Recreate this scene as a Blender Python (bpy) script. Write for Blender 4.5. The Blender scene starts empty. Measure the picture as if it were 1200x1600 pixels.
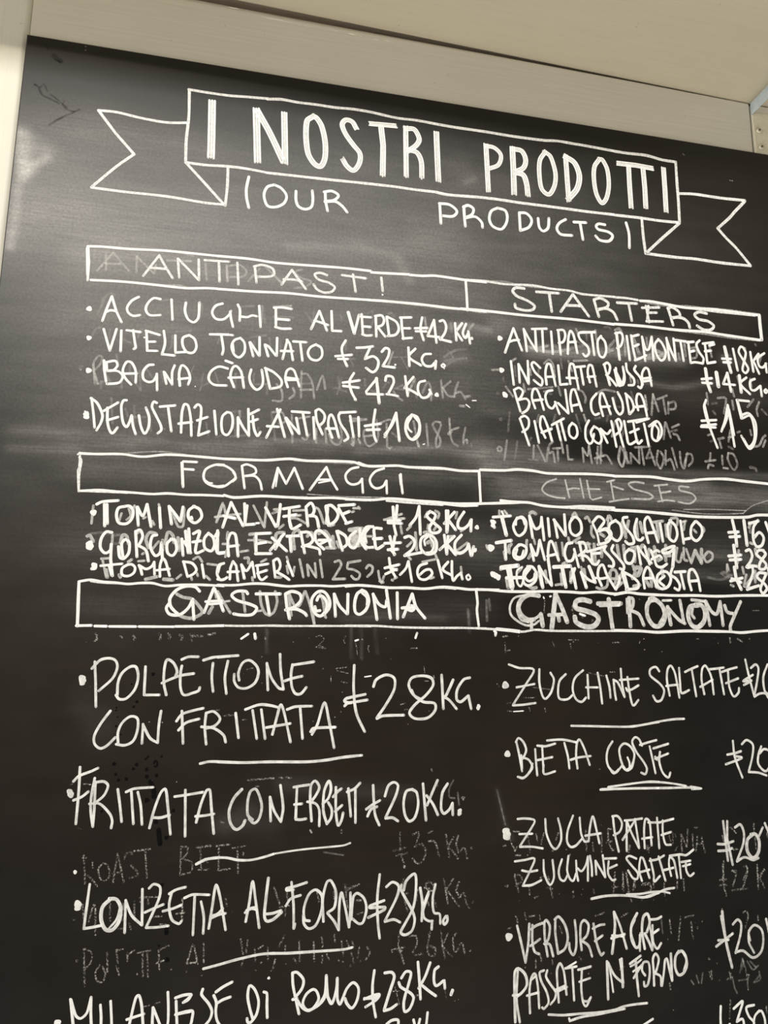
import bpy, bmesh, math, random
import numpy as np
from mathutils import Matrix, Vector, noise

rng = random.Random(7)
scene = bpy.context.scene
col = scene.collection

# ------------------------------------------------------------------ frame of reference
# Board millimetres: x to the right and y down from the board's top left corner,
# z out of the board into the room.  The board's top edge hangs TOP metres up.
TOP = 2.46
def W(x, y, z=0.0):
    return Vector((x / 1000.0, -z / 1000.0, TOP - y / 1000.0))

# ------------------------------------------------------------------ camera
CAM_AXES = [[0.980913, -0.009883, -0.194198], [0.041656, 0.986202, 0.160218], [0.189935, -0.165249, 0.96779]]
CAM_AT = [377.7, 907.8, 1016.2]
F_PX = 1060.0
def dirw(v):
    return Vector((v[0], v[2], -v[1]))
cam_data = bpy.data.cameras.new('camera')
cam = bpy.data.objects.new('camera', cam_data)
col.objects.link(cam)
cx, cy, cz = dirw(CAM_AXES[0]), -dirw(CAM_AXES[1]), -dirw(CAM_AXES[2])
m = Matrix((cx, cy, cz)).transposed().to_4x4()
m.translation = W(*CAM_AT)
cam.matrix_world = m
cam_data.sensor_fit = 'VERTICAL'
cam_data.sensor_height = 36.0
cam_data.lens = F_PX / 1600.0 * 36.0
cam_data.clip_start = 0.05
scene.camera = cam

# ------------------------------------------------------------------ world, lamps, exposure
scene.view_settings.view_transform = 'Standard'
scene.view_settings.look = 'None'
scene.view_settings.gamma = 1.0
scene.view_settings.use_curve_mapping = False
scene.view_settings.exposure = 0.0
world = bpy.data.worlds.new('room_light')
scene.world = world
world.use_nodes = True
wt = world.node_tree
bg = wt.nodes['Background']
# fill light shaped by direction: dim all round, added from below and either side
tc = wt.nodes.new('ShaderNodeTexCoord')
sx = wt.nodes.new('ShaderNodeSeparateXYZ')
wt.links.new(tc.outputs['Generated'], sx.inputs[0])
def wmath(op, a, b=0.0):
    nd = wt.nodes.new('ShaderNodeMath'); nd.operation = op
    for i, v in enumerate((a, b)):
        if isinstance(v, (int, float)): nd.inputs[i].default_value = v
        else: wt.links.new(v, nd.inputs[i])
    return nd.outputs[0]
def wramp(s, a, b, c, d):
    nd = wt.nodes.new('ShaderNodeMapRange'); nd.interpolation_type = 'SMOOTHSTEP'
    for i, v in enumerate((a, b, c, d)): nd.inputs[i + 1].default_value = v
    wt.links.new(s, nd.inputs[0]); return nd.outputs[0]
side = wmath('ADD', wramp(sx.outputs[0], -.72, -.92, 0.0, 5.0), wramp(sx.outputs[0], .75, .92, 0.0, 1.2))
below = wramp(sx.outputs[2], -.55, -.75, 0.0, 1.7)
wt.links.new(wmath('ADD', wmath('ADD', side, below), 0.06), bg.inputs[1])
bg.inputs[0].default_value = (1.0, 0.955, 0.875, 1)

def lamp(name, at, target, power, colour, size):
    d = bpy.data.lights.new(name, 'AREA')
    if isinstance(size, tuple):
        d.shape = 'RECTANGLE'; d.size, d.size_y = size
    else:
        d.shape = 'DISK'; d.size = size
    d.energy = power
    d.color = colour
    o = bpy.data.objects.new(name, d)
    col.objects.link(o)
    o.location = W(*at)
    o.rotation_euler = (W(*target) - o.location).to_track_quat('-Z', 'Z').to_euler()
    return o
lamp('ceiling_light_strip', (-330, -1473, 3000), (-330, 600, 0), 102, (1.0, 0.985, 0.965), (2.9, .36))
lamp('ceiling_spot', (-500, -1298, 3000), (500, 600, 0), 20, (1.0, 0.87, 0.62), 0.06)

# ------------------------------------------------------------------ helpers
def link(name, me, mats=(), parent=None):
    o = bpy.data.objects.new(name, me)
    for mt in mats:
        me.materials.append(mt)
    col.objects.link(o)
    if parent is not None:
        o.parent = parent
    return o

def empty(name, loc):
    o = bpy.data.objects.new(name, None)
    o.empty_display_size = 0.05
    col.objects.link(o)
    o.location = loc
    return o

def tag(o, label=None, cat=None, group=None, kind=None):
    if label: o['label'] = label
    if cat: o['category'] = cat
    if group: o['group'] = group
    if kind: o['kind'] = kind
    return o

def mesh_from(name, bm, smooth=False):
    me = bpy.data.meshes.new(name)
    bmesh.ops.recalc_face_normals(bm, faces=bm.faces[:])
    bm.to_mesh(me)
    bm.free()
    if smooth:
        for p in me.polygons: p.use_smooth = True
    return me

def profile_x(name, prof, x0, x1, mats, off=Vector((0, 0, 0)), slope=0.0, parent=None, smooth=False, n=1, slope_at=None):
    """A closed outline in (y, z) board mm, carried along x from x0 to x1; slope tilts y along x."""
    bm = bmesh.new()
    rings = []
    for k in range(n + 1):
        x = x0 + (x1 - x0) * k / n
        rings.append([bm.verts.new(W(x, y + slope * x, z) - off) for y, z in prof])
    N = len(prof)
    for a, b in zip(rings, rings[1:]):
        for i in range(N):
            bm.faces.new((a[i], a[(i + 1) % N], b[(i + 1) % N], b[i]))
    bm.faces.new(rings[0][::-1]); bm.faces.new(rings[-1])
    return link(name, mesh_from(name, bm, smooth), mats, parent)

def profile_y(name, prof, y0, y1, mats, off=Vector((0, 0, 0)), parent=None, smooth=False):
    bm = bmesh.new()
    rings = [[bm.verts.new(W(x, y, z) - off) for x, z in prof] for y in (y0, y1)]
    N = len(prof)
    for i in range(N):
        bm.faces.new((rings[0][i], rings[0][(i + 1) % N], rings[1][(i + 1) % N], rings[1][i]))
    bm.faces.new(rings[0][::-1]); bm.faces.new(rings[-1])
    return link(name, mesh_from(name, bm, smooth), mats, parent)

def arc(cx_, cy_, r, a0, a1, n=6):
    return [(cx_ + r * math.cos(math.radians(a0 + (a1 - a0) * i / n)), cy_ + r * math.sin(math.radians(a0 + (a1 - a0) * i / n))) for i in range(n + 1)]

# ------------------------------------------------------------------ materials
class NT:
    def __init__(self, name):
        self.mat = bpy.data.materials.new(name)
        self.mat.use_nodes = True
        self.t = self.mat.node_tree
        self.t.nodes.clear()
        self.out = self.t.nodes.new('ShaderNodeOutputMaterial')
        self.co = self.t.nodes.new('ShaderNodeTexCoord').outputs['Object']
    def n(self, kind, **kw):
        nd = self.t.nodes.new(kind)
        for k, v in kw.items(): setattr(nd, k, v)
        return nd
    def l(self, a, b): self.t.links.new(a, b)
    def noise(self, scale, stretch=(1, 1, 1), detail=4, rough=0.55, seed=(0, 0, 0)):
        mp = self.n('ShaderNodeMapping')
        mp.inputs['Scale'].default_value = stretch
        mp.inputs['Location'].default_value = seed
        self.l(self.co, mp.inputs['Vector'])
        nz = self.n('ShaderNodeTexNoise')
        nz.inputs['Scale'].default_value = scale
        nz.inputs['Detail'].default_value = detail
        nz.inputs['Roughness'].default_value = rough
        self.l(mp.outputs[0], nz.inputs['Vector'])
        return nz.outputs['Fac']
    def remap(self, s, a, b, c, d, clamp=True):
        r = self.n('ShaderNodeMapRange', clamp=clamp)
        for i, v in enumerate((a, b, c, d)): r.inputs[i + 1].default_value = v
        self.l(s, r.inputs[0])
        return r.outputs[0]
    def math(self, op, a, b=0.0, clamp=False):
        nd = self.n('ShaderNodeMath', operation=op, use_clamp=clamp)
        for i, v in enumerate((a, b)):
            if isinstance(v, (int, float)): nd.inputs[i].default_value = v
            else: self.l(v, nd.inputs[i])
        return nd.outputs[0]
    def mix(self, f, a, b):
        nd = self.n('ShaderNodeMix', data_type='RGBA')
        if isinstance(f, (int, float)): nd.inputs[0].default_value = f
        else: self.l(f, nd.inputs[0])
        for i, v in ((6, a), (7, b)):
            if isinstance(v, tuple): nd.inputs[i].default_value = (*v, 1)
            else: self.l(v, nd.inputs[i])
        return nd.outputs[2]
    def bsdf(self, color, rough=0.5, spec=0.5, metal=0.0, bump=None, bump_d=0.001, bump_s=0.5):
        b = self.n('ShaderNodeBsdfPrincipled')
        for key, v in (('Base Color', color), ('Roughness', rough), ('Specular IOR Level', spec), ('Metallic', metal)):
            if isinstance(v, tuple): b.inputs[key].default_value = (*v, 1)
            elif isinstance(v, (int, float)): b.inputs[key].default_value = v
            else: self.l(v, b.inputs[key])
        if bump is not None:
            bp = self.n('ShaderNodeBump')
            bp.inputs['Strength'].default_value = bump_s
            bp.inputs['Distance'].default_value = bump_d
            self.l(bump, bp.inputs['Height'])
            self.l(bp.outputs[0], b.inputs['Normal'])
        return b
    def done(self, s):
        self.l(s, self.out.inputs['Surface'])
        return self.mat

def painted_wood(name, c0, c1, rough=0.5, along='x'):
    t = NT(name)
    st = (2, 60, 60) if along == 'x' else (60, 60, 2)
    g = t.noise(3.0, st, 5, 0.6)
    big = t.noise(2.2, (1, 1, 1), 3)
    c = t.mix(t.remap(big, .3, .7, 0, 1), c0, c1)
    c = t.mix(t.remap(g, .35, .65, 0.10, 0.0), c, tuple(v * .62 for v in c0))
    sp = t.noise(90, (1, 1, 1), 1)
    c = t.mix(t.remap(sp, .78, .82, 0, .35), c, tuple(v * .45 for v in c0))
    return t.done(t.bsdf(c, rough, .35, bump=g, bump_d=.0012, bump_s=.35).outputs[0])

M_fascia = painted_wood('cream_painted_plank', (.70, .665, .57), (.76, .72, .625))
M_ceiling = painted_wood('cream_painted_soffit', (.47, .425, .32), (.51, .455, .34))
M_post = painted_wood('cream_painted_post', (.71, .685, .58), (.75, .72, .62), along='z')
M_gap = NT('raw_gap_wood'); M_gap = M_gap.done(M_gap.bsdf((.42, .35, .27), .9, .1).outputs[0])

t = NT('galvanised_steel')
g = t.noise(60, (1, 1, 1), 3)
M_zinc = t.done(t.bsdf(t.mix(t.remap(g, .35, .65, 0, 1), (.42, .50, .55), (.55, .62, .66)), .55, .5, .35).outputs[0])
t = NT('cream_painted_steel')
g = t.noise(70, (1, 1, 1), 4)
M_plate = t.done(t.bsdf(t.mix(t.remap(g, .45, .75, 0, .5), (.74, .69, .54), (.52, .46, .30)), .45, .5, bump=g, bump_d=.0015, bump_s=.5).outputs[0])
t = NT('screw_metal')
M_screw = t.done(t.bsdf((.62, .57, .44), .35, .5, .4).outputs[0])
t = NT('screw_recess_dark')
M_dark = t.done(t.bsdf((.03, .025, .02), .8, .2).outputs[0])

# the board's face: near black satin paint; chalk dust where wiped, plus lamp sheen painted in as pale haze
t = NT('blackboard_paint')
at = t.n('ShaderNodeAttribute', attribute_name='dust')
streak = t.noise(4.0, (3, 1, 75), 5, .62)
fine = t.noise(260, (1, 1, 1), 2)
cloud = t.noise(9.0, (1, 1, 1.6), 5, .6)
fl = t.n('ShaderNodeAttribute', attribute_name='sheen_film')  # plain smears and chalk haze, with the lamp sheen painted in as pale colour
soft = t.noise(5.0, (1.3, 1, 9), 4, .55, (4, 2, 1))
f = t.math('MULTIPLY', at.outputs['Fac'], t.remap(streak, .28, .72, .45, 1.55))
f = t.math('MULTIPLY', f, t.remap(cloud, .3, .7, .65, 1.35))
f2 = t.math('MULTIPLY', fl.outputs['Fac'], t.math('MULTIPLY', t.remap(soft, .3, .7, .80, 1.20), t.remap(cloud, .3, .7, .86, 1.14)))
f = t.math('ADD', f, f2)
f = t.math('MULTIPLY', f, t.remap(fine, .25, .75, .75, 1.25), clamp=True)
base = t.mix(t.remap(cloud, .3, .7, 0, 1), (.0042, .0036, .0030), (.0062, .0052, .0040))
rs = t.n('ShaderNodeAttribute', attribute_name='brown_tint')      # broad soft brown tint
base = t.mix(t.math('MULTIPLY', rs.outputs['Fac'], t.remap(soft, .3, .7, .85, 1.15)), base, (.30, .195, .10))
c = t.mix(f, base, (.60, .575, .54))
rg = t.remap(cloud, .3, .7, .39, .46)
b = t.bsdf(c, rg, .30, bump=t.noise(700, (1, 1, 1), 1), bump_d=.0002, bump_s=.12)
M_board = t.done(b.outputs[0])
t = NT('blackboard_edge')
M_edge = t.done(t.bsdf((.006, .006, .008), .5, .3).outputs[0])

def chalk(name, colour, lo, hi, scale=160.0, a=.35, b=.6, streak=None):
    """Liquid chalk: an uneven white layer, worn through where it was wiped."""
    t = NT(name)
    n1 = t.noise(scale, (1, 1, 1), 3, .6)
    fac = t.remap(n1, a, b, lo, hi)
    if streak:
        n2 = t.noise(30, (1, 1, 1), 3, .6, (3, 1, 2))
        fac = t.math('MULTIPLY', fac, t.remap(n2, .3, .65, streak, 1.0))
    bs = t.bsdf(colour, .85, .15)
    tr = t.n('ShaderNodeBsdfTransparent')
    mx = t.n('ShaderNodeMixShader')
    t.l(fac, mx.inputs[0]); t.l(tr.outputs[0], mx.inputs[1]); t.l(bs.outputs[0], mx.inputs[2])
    return t.done(mx.outputs[0])
WHITE = (.90, .892, .862)
INK = {
    'w': (chalk('liquid_chalk', WHITE, .90, 1.0), .34),
    'd': (chalk('dry_chalk', WHITE, .60, .95, 240, .3, .6), .28),
    'e': (chalk('watery_chalk', (.88, .87, .83), .66, .98, 70, .32, .58, .85), .33),
    'f': (chalk('finger_smear', (.012, .011, .010), .10, .42, 90, .3, .62, .5), .05),
    'm': (chalk('half_erased_chalk', (.80, .78, .74), .20, .50, 200, .3, .65, .45), .20),
    'g': (chalk('erased_chalk', (.75, .73, .69), .05, .24, 200, .3, .65, .3), .15),
    'p': (chalk('older_chalk', (.74, .725, .69), .42, .70, 220, .3, .62), .22),
    'q': (chalk('smudged_chalk', (.80, .785, .75), .60, .97, 130, .32, .60, .8), .30),
    's': (chalk('speckled_chalk', (.80, .77, .70), .0, .62, 420, .44, .66, .2), .18),
    'k': (chalk('dried_water_mark', (.0015, .001, .001), .70, 1.0, 120, .3, .6), .06),
    'u': (chalk('layered_chalk', (.74, .725, .68),   .42, .80, 240, .3, .6), .26),
}
KEYS = list(INK)

# ------------------------------------------------------------------ the setting
WALL_Z = -5.0                      # the planks lie just behind the 5 mm board
SL = 0.0255                         # the soffit runs a little out of level
post = profile_y('trim_1', [(-1500, -60), (-1500, WALL_Z - 1)] + arc(-9, WALL_Z - 10, 9.5, 90, 0, 6) + [(.5, -60)], -600, 2460, [M_post], smooth=False)
tag(post, 'cream painted wooden post at the left edge of the blackboard', None, kind='structure')
post['label'] = 'cream painted wooden post at the left edge of the blackboard'
for p in post.data.polygons:
    p.use_smooth = True
post.data.set_sharp_from_angle(angle=math.radians(40))

CYB, SLB = -145.6, .0255            # the soffit where it meets the plank
def fascia_ring(x, h, top):
    # the plank leans back into the corner over its last h millimetres
    pts = [(1200, -30), (1200, WALL_Z), (top + h * 1.25, WALL_Z)]
    for i in range(1, 9):
        q = i / 8
        pts.append((top + h * 1.25 * (1 - q), WALL_Z - .86 * h * q ** 1.4))
    return pts + [(top, -30)]
bm = bmesh.new()
rings = []
for x, h, dz in ((2.5, 20, 0), (200, 17.5, 0), (420, 15, 0), (620, 11.5, 0), (800, 8, 0), (1050, 4.5, 0), (1280, 2.4, 0), (1296, 2.4, 0), (1297, 2.4, 0), (1300, 2.4, -1.0), (1302.2, 2.4, -4.0)):
    rings.append([bm.verts.new(W(x, y, z + (dz if z > -29 else 0))) for y, z in fascia_ring(x, h, CYB + SLB * x + 4.5 - .0022 * x)])
for a, b_ in zip(rings, rings[1:]):
    n = len(a)
    for i in range(n):
        bm.faces.new((a[i], a[(i + 1) % n], b_[(i + 1) % n], b_[i]))
bm.faces.new(rings[0][::-1]); bm.faces.new(rings[-1])
fascia = link('wall_back', mesh_from('wall_back', bm), [M_fascia])
tag(fascia, 'cream painted wall plank behind and above the blackboard', None, kind='structure')
for p in fascia.data.polygons: p.use_smooth = True
fascia.data.set_sharp_from_angle(angle=math.radians(40))
side_wall = profile_x('wall_right', [(1200, -30), (1200, WALL_Z), (-108, WALL_Z), (-108, -30)], 1304.4, 3000, [M_fascia])
tag(side_wall, 'cream wall panel behind the steel bracket plate', None, kind='structure')
lower = profile_x('wall_lower', [(1200, -30), (1200, WALL_Z), (2460, WALL_Z), (2460, -30)], .5, 3000, [M_fascia])
tag(lower, 'cream wall below the blackboard', None, kind='structure')
gap = profile_x('trim_2', [(-190, -45), (-190, -8.2), (-162, -8.2), (-162, -31), (-60, -31), (-60, -45)], -1500, 3000, [M_gap], slope=.0255)
tag(gap, 'dark batten inside the gap between wall plank and soffit', None, kind='structure')

CEIL_D = 360.0
CY = -137.0
bm = bmesh.new()
rings = []
for k in range(21):
    x = -1500 + 4500 * k / 20
    yb, yf = CYB + SLB * x, CY + .008 * x
    pr = [(yb, -8)] + [(yb + (yf - yb) * q, -8 + (CEIL_D + 5) * q) for q in (.15, .3, .45, .6, .8, 1)] + [(yf - 3, CEIL_D), (yf - 22, CEIL_D), (yb - 22, -8)]
    rings.append([bm.verts.new(W(x, y, z)) for y, z in pr])
for a, b_ in zip(rings, rings[1:]):
    n = len(a)
    for i in range(n):
        j = (i + 1) % n
        bm.faces.new((a[i], a[j], b_[j], b_[i]))
bm.faces.new(rings[0][::-1]); bm.faces.new(rings[-1])
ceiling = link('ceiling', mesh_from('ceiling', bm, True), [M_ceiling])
ceiling.data.set_sharp_from_angle(angle=math.radians(35))
tag(ceiling, 'cream painted soffit board over the blackboard', None, kind='structure')

# ridges of thick old paint along the plank's top edge
bm = bmesh.new()
def ridge(x0, x1, y, w, h):
    n = max(4, int((x1 - x0) / 3))
    prev = None
    for i in range(n + 1):
        s = i / n
        x = x0 + (x1 - x0) * s
        e = math.sin(math.pi * s) ** .5 * (0.7 + .5 * noise.noise((x * .2, y, 0)))
        yy = y - 8 + .0222 * x + .8 * noise.noise((x * .05, y * 3, 2))
        ring = [bm.verts.new(W(x, yy + w * e * math.cos(a), WALL_Z - .3 + h * e * math.sin(a))) for a in (0, .8, 1.57, 2.35, 3.1416)]
        if prev:
            for a, b_, c_, d in zip(prev, prev[1:], ring[1:], ring): bm.faces.new((a, b_, c_, d))
        prev = ring
for a in ((352, 415, -111, 1.3, 1.3), (412, 450, -109.5, .6, .8), (478, 492, -112, 1.3, 1.3), (505, 522, -111.7, 1.2, 1.4), (524, 532, -111.5, 1.5, 1.5), (548, 562, -110, 1.0, 1.2), (300, 322, -117, .9, 1), (565, 590, -112, .8, 1), (860, 905, -83, .6, .7), (700, 735, -86, .5, .6)):
    ridge(*a)
rd = link('paint_ridge', mesh_from('paint_ridge', bm, True), [M_post], fascia)
rd['label'] = 'ridges and drips of thick old paint'

# ------------------------------------------------------------------ steel angle bracket at the right
BX = 1304.0
br = empty('shelf_bracket', W(BX + 30, 0, WALL_Z))
tag(br, 'steel shelf bracket with cream screwed plate in the upper right corner', 'bracket')
boff = br.location
# wall plate with rounded upper left corner
bm = bmesh.new()
outl = [(BX + 64, -92)] + [(BX + 11.5 - 10 * math.sin(math.radians(a)), -92 + 10 - 10 * math.cos(math.radians(a))) for a in range(0, 91, 10)] + [(BX + 2.2, -2), (BX + 64, -2)]
outl = [(x, y + (0.0 if x > BX + 60 else 0)) for x, y in outl]
bot = [bm.verts.new(W(x, y, WALL_Z) - boff) for x, y in outl]
top = [bm.verts.new(W(x, y, WALL_Z + .6) - boff) for x, y in outl]
topi = [bm.verts.new(W(BX + 30 + (x - BX - 30) * .997, -47 + (y + 47) * .998, WALL_Z + .9) - boff) for x, y in outl]
n = len(outl)
for i in range(n):
    j = (i + 1) % n
    bm.faces.new((bot[i], bot[j], top[j], top[i]))
    bm.faces.new((top[i], top[j], topi[j], topi[i]))
bm.faces.new(topi)
link('wall_plate', mesh_from('wall_plate', bm), [M_plate], br)
# arm running out along the soffit: an L of bare steel
ay0, ay1 = -110.0, -86.5
prof = [(BX - 1.5, ay0), (BX - 1.5, ay1), (BX - .5, ay1 + .6), (BX + 1, ay1), (BX + 1, ay0)]
bm = bmesh.new()
r0 = [bm.verts.new(W(x, y, WALL_Z) - boff) for x, y in prof]
r1 = [bm.verts.new(W(x, y, 240) - boff) for x, y in prof]
for i in range(5): bm.faces.new((r0[i], r0[(i + 1) % 5], r1[(i + 1) % 5], r1[i]))
bm.faces.new(r0[::-1]); bm.faces.new(r1)
arm = link('arm', mesh_from('arm', bm), [M_zinc], br)
arm['label'] = 'bare blue grey steel arm under the soffit'
def screw(x, y):
    bm = bmesh.new()
    rings = []
    for r, z in ((5.6, WALL_Z + 1.6), (5.4, WALL_Z + 3.0), (4.2, WALL_Z + 4.0), (1.9, WALL_Z + 4.3), (1.6, WALL_Z + 3.6)):
        rings.append([bm.verts.new(W(x + r * math.cos(a * math.pi / 9), y + r * math.sin(a * math.pi / 9), z) - boff) for a in range(18)])
    for a, b_ in zip(rings, rings[1:]):
        for i in range(18): bm.faces.new((a[i], a[(i + 1) % 18], b_[(i + 1) % 18], b_[i]))
    bm.faces.new(rings[-1])
    s = link('screw', mesh_from('screw', bm, True), [M_screw], br)
    bm = bmesh.new()
    for ang in (.5, 2.07):
        dx, dy = math.cos(ang), math.sin(ang)
        px_, py_ = -dy * .55, dx * .55
        lo = [bm.verts.new(W(x + sx * dx * 1.9 + sy * px_, y + sx * dy * 1.9 + sy * py_, WALL_Z + 3.5) - boff) for sx, sy in ((-1, -1), (1, -1), (1, 1), (-1, 1))]
        hi = [bm.verts.new(v.co + Vector((0, -.0009, 0))) for v in lo]
        bm.faces.new(hi)
        for i in range(4): bm.faces.new((lo[i], lo[(i + 1) % 4], hi[(i + 1) % 4], hi[i]))
    link('cross_slot', mesh_from('cross_slot', bm), [M_dark], s)
screw(1315.5, -52.0)
screw(1317.5, -16.5)

# ------------------------------------------------------------------ the blackboard
BW, BH = 1442.0, 1800.0
board = empty('blackboard', W(BW / 2, BH, 0))
tag(board, 'large black menu board covered in white handwritten Italian dishes and prices', 'blackboard')
OFF = board.location.copy()

SMEARS_AND_SHEEN = [  # chalk smears, brown tint, and broad haze with the lamp sheen painted in
(107,0.1,1,[(34, 192), (78, 293)]),
(23,0.5,0,[(6, 173), (13, 206), (19, 229)]),
(13,0.34,0,[(13, 223), (11, 271), (11, 318), (9, 360)]),
(13,0.34,0,[(19, 248), (26, 228), (46, 208)]),
(25,0.22,0,[(19, 186), (45, 197)]),
(87,0.1,1,[(25, 300), (151, 283), (284, 265)]),
(58,0.09,1,[(122, 145), (258, 156)]),
(48,0.08,1,[(91, 339), (365, 301), (705, 280)]),
(14,0.13,0,[(416, 309), (530, 293), (594, 303), (616, 346)]),
(58,0.1,1,[(121, 374), (573, 357), (727, 363)]),
(68,0.08,1,[(146, 462), (420, 445), (682, 452)]),
(68,0.07,1,[(152, 551), (423, 534), (681, 518)]),
(58,0.06,1,[(131, 621), (425, 601), (724, 591)]),
(14,0.12,1,[(47, 639), (132, 637), (239, 643)]),
(25,0.14,1,[(125, 655), (322, 648), (535, 630), (734, 625)]),
(10,0.16,1,[(378, 634), (456, 628), (535, 629)]),
(10,0.16,1,[(536, 641), (659, 627), (734, 635)]),
(9,0.22,0,[(682, 419), (715, 413), (754, 418)]),
(21,0.1,1,[(671, 425), (771, 419)]),
(14,0.16,0,[(678, 480), (709, 472)]),
(19,0.12,1,[(771, 404), (911, 402), (1107, 407)]),
(23,0.12,1,[(827, 452), (981, 448), (1104, 443)]),
(21,0.16,0,[(828, 445), (909, 445), (1006, 429)]),
(16,0.16,0,[(1027, 446), (1081, 425)]),
(10,0.16,1,[(1039, 487), (1089, 492), (1165, 477)]),
(29,0.1,1,[(745, 638), (845, 638)]),
(39,0.16,1,[(745, 627), (823, 630)]),
(14,0.18,0,[(834, 633), (879, 642), (971, 639)]),
(12,0.16,1,[(745, 652), (971, 648), (1266, 642)]),
(41,0.3,1,[(788, 689), (969, 685), (1263, 683)]),
(12,0.12,1,[(769, 672), (900, 669), (1138, 664)]),
(8,0.12,1,[(777, 697), (968, 692), (1199, 688)]),
(29,0.12,1,[(137, 692), (723, 666)]),
(58,0.06,1,[(154, 798), (722, 779)]),
(68,0.08,1,[(743, 779), (1229, 774)]),
(10,0.14,1,[(776, 729), (842, 721), (932, 726)]),
(12,0.12,1,[(1123, 784), (1190, 784), (1251, 800)]),
(17,0.11,1,[(1067, 816), (1224, 823)]),
(39,0.045,1,[(160, 883), (720, 884)]),
(10,0.08,1,[(520, 899), (599, 891), (669, 896)]),
(3,0.12,0,[(405, 916), (407, 948)]),
(3,0.12,0,[(529, 906), (531, 957)]),
(3,0.12,0,[(543, 906), (545, 957)]),
(3,0.1,0,[(566, 910), (568, 948)]),
(4,0.1,0,[(712, 884), (713, 914)]),
(19,0.05,0,[(434, 1130), (619, 1149)]),
(25,0.06,0,[(357, 1182), (391, 1166)]),
(29,0.03,0,[(348, 1173), (418, 1184)]),
(6,0.05,0,[(754, 1149), (766, 1199), (776, 1218)]),
(39,0.03,0,[(162, 1017), (189, 1051)]),
(29,0.06,1,[(707, 121), (724, 147)]),
(8,0.14,0,[(715, 151), (732, 140)]),
(58,0.045,1,[(616, 243), (638, 321)]),
(58,0.05,1,[(747, 513), (1254, 496)]),
(39,0.05,1,[(742, 809), (774, 829)]),
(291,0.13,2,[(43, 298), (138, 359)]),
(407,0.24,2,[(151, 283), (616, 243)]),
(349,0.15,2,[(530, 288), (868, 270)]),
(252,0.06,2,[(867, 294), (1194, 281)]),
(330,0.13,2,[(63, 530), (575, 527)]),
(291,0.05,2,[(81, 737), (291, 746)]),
(621,0.085,3,[(410, 966), (544, 1155), (583, 1302)]),
(252,0.04,3,[(90, 845), (113, 1099)]),
(252,0.05,3,[(887, 1006), (882, 1121)]),
(330,0.05,3,[(1203, 164), (1176, 502)]),
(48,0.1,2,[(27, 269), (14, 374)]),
(16,0.16,1,[(828, 444), (886, 447), (945, 437)]),
(19,0.14,1,[(981, 434), (1042, 437), (1105, 437)]),
(23,0.1,0,[(1195, 429), (1247, 431)]),
(19,0.09,1,[(285, 650), (398, 655)]),
(12,0.12,1,[(41, 665), (126, 664)]),
(17,0.1,1,[(101, 355), (269, 345)]),
(23,0.07,1,[(270, 365), (428, 368)]),
(23,0.08,1,[(746, 557), (1023, 554)])]
STEP = 4.0
nx, ny = int(BW / STEP) + 1, int(BH / STEP) + 1
EDGE = 1.7                         # the board's chamfered black rim
gx = np.linspace(EDGE, BW - EDGE, nx); gy = np.linspace(EDGE, BH - EDGE, ny)
GX, GY = np.meshgrid(gx, gy)
dust = np.full(GX.shape, 0.002)
sheen_film = np.zeros(GX.shape)
brown_tint = np.zeros(GX.shape)
for w_, inten, st_, pts in SMEARS_AND_SHEEN:
    best = np.full(GX.shape, 1e9)
    P = np.array(pts, float)
    for (x0, y0), (x1, y1) in zip(P, P[1:]):
        dx, dy = x1 - x0, y1 - y0
        tt = np.clip(((GX - x0) * dx + (GY - y0) * dy) / (dx * dx + dy * dy + 1e-9), 0, 1)
        ddx, ddy = GX - x0 - tt * dx, GY - y0 - tt * dy
        if st_ == 1: ddx = ddx * .55
        best = np.minimum(best, np.hypot(ddx, ddy))
    h = w_ / 2 * 1.15
    (dust if st_ == 1 else brown_tint if st_ == 3 else sheen_film)[...] += inten * (.42 if st_ >= 2 else .62) * np.exp(-(best / h) ** 2)
sheen_film *= np.clip((GY - 25 - 12 * np.sin(GX / 170.0)) / 120, 0, 1) ** 1.3     # haze fades out along the shaded top edge, painting that shade in
N = nx * ny
verts = np.empty((N + 8, 3), np.float32)
verts[:N, 0] = GX.ravel() / 1000
verts[:N, 1] = 0
verts[:N, 2] = TOP - GY.ravel() / 1000
verts[N:] = [W(x, y, z) for z in (-1.3, -5) for x, y in ((0, 0), (BW, 0), (BW, BH), (0, BH))]
verts -= np.array(OFF, np.float32)
idx = np.arange(N).reshape(ny, nx)
quads = np.stack([idx[:-1, :-1], idx[1:, :-1], idx[1:, 1:], idx[:-1, 1:]], -1).reshape(-1, 4)
faces = [tuple(q) for q in quads.tolist()]
nq = len(faces)
faces.append(tuple(idx[0, :].tolist()) + (N + 1, N))
faces.append(tuple(idx[:, -1].tolist()) + (N + 2, N + 1))
faces.append(tuple(idx[-1, ::-1].tolist()) + (N + 3, N + 2))
faces.append(tuple(idx[::-1, 0].tolist()) + (N, N + 3))
for i in range(4):
    j = (i + 1) % 4
    faces.append((N + i, N + j, N + 4 + j, N + 4 + i))
faces.append((N + 4, N + 5, N + 6, N + 7))
me = bpy.data.meshes.new('panel')
me.from_pydata(verts.tolist(), [], faces)
a = me.attributes.new('dust', 'FLOAT', 'POINT')
a.data.foreach_set('value', np.concatenate([dust.ravel(), np.zeros(8)]).astype(np.float32))
a = me.attributes.new('brown_tint', 'FLOAT', 'POINT')
a.data.foreach_set('value', np.concatenate([brown_tint.ravel(), np.zeros(8)]).astype(np.float32))
a = me.attributes.new('sheen_film', 'FLOAT', 'POINT')
a.data.foreach_set('value', np.concatenate([sheen_film.ravel(), np.zeros(8)]).astype(np.float32))
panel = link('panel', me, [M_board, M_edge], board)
mi = np.zeros(len(faces), np.int32); mi[nq:] = 1
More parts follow.
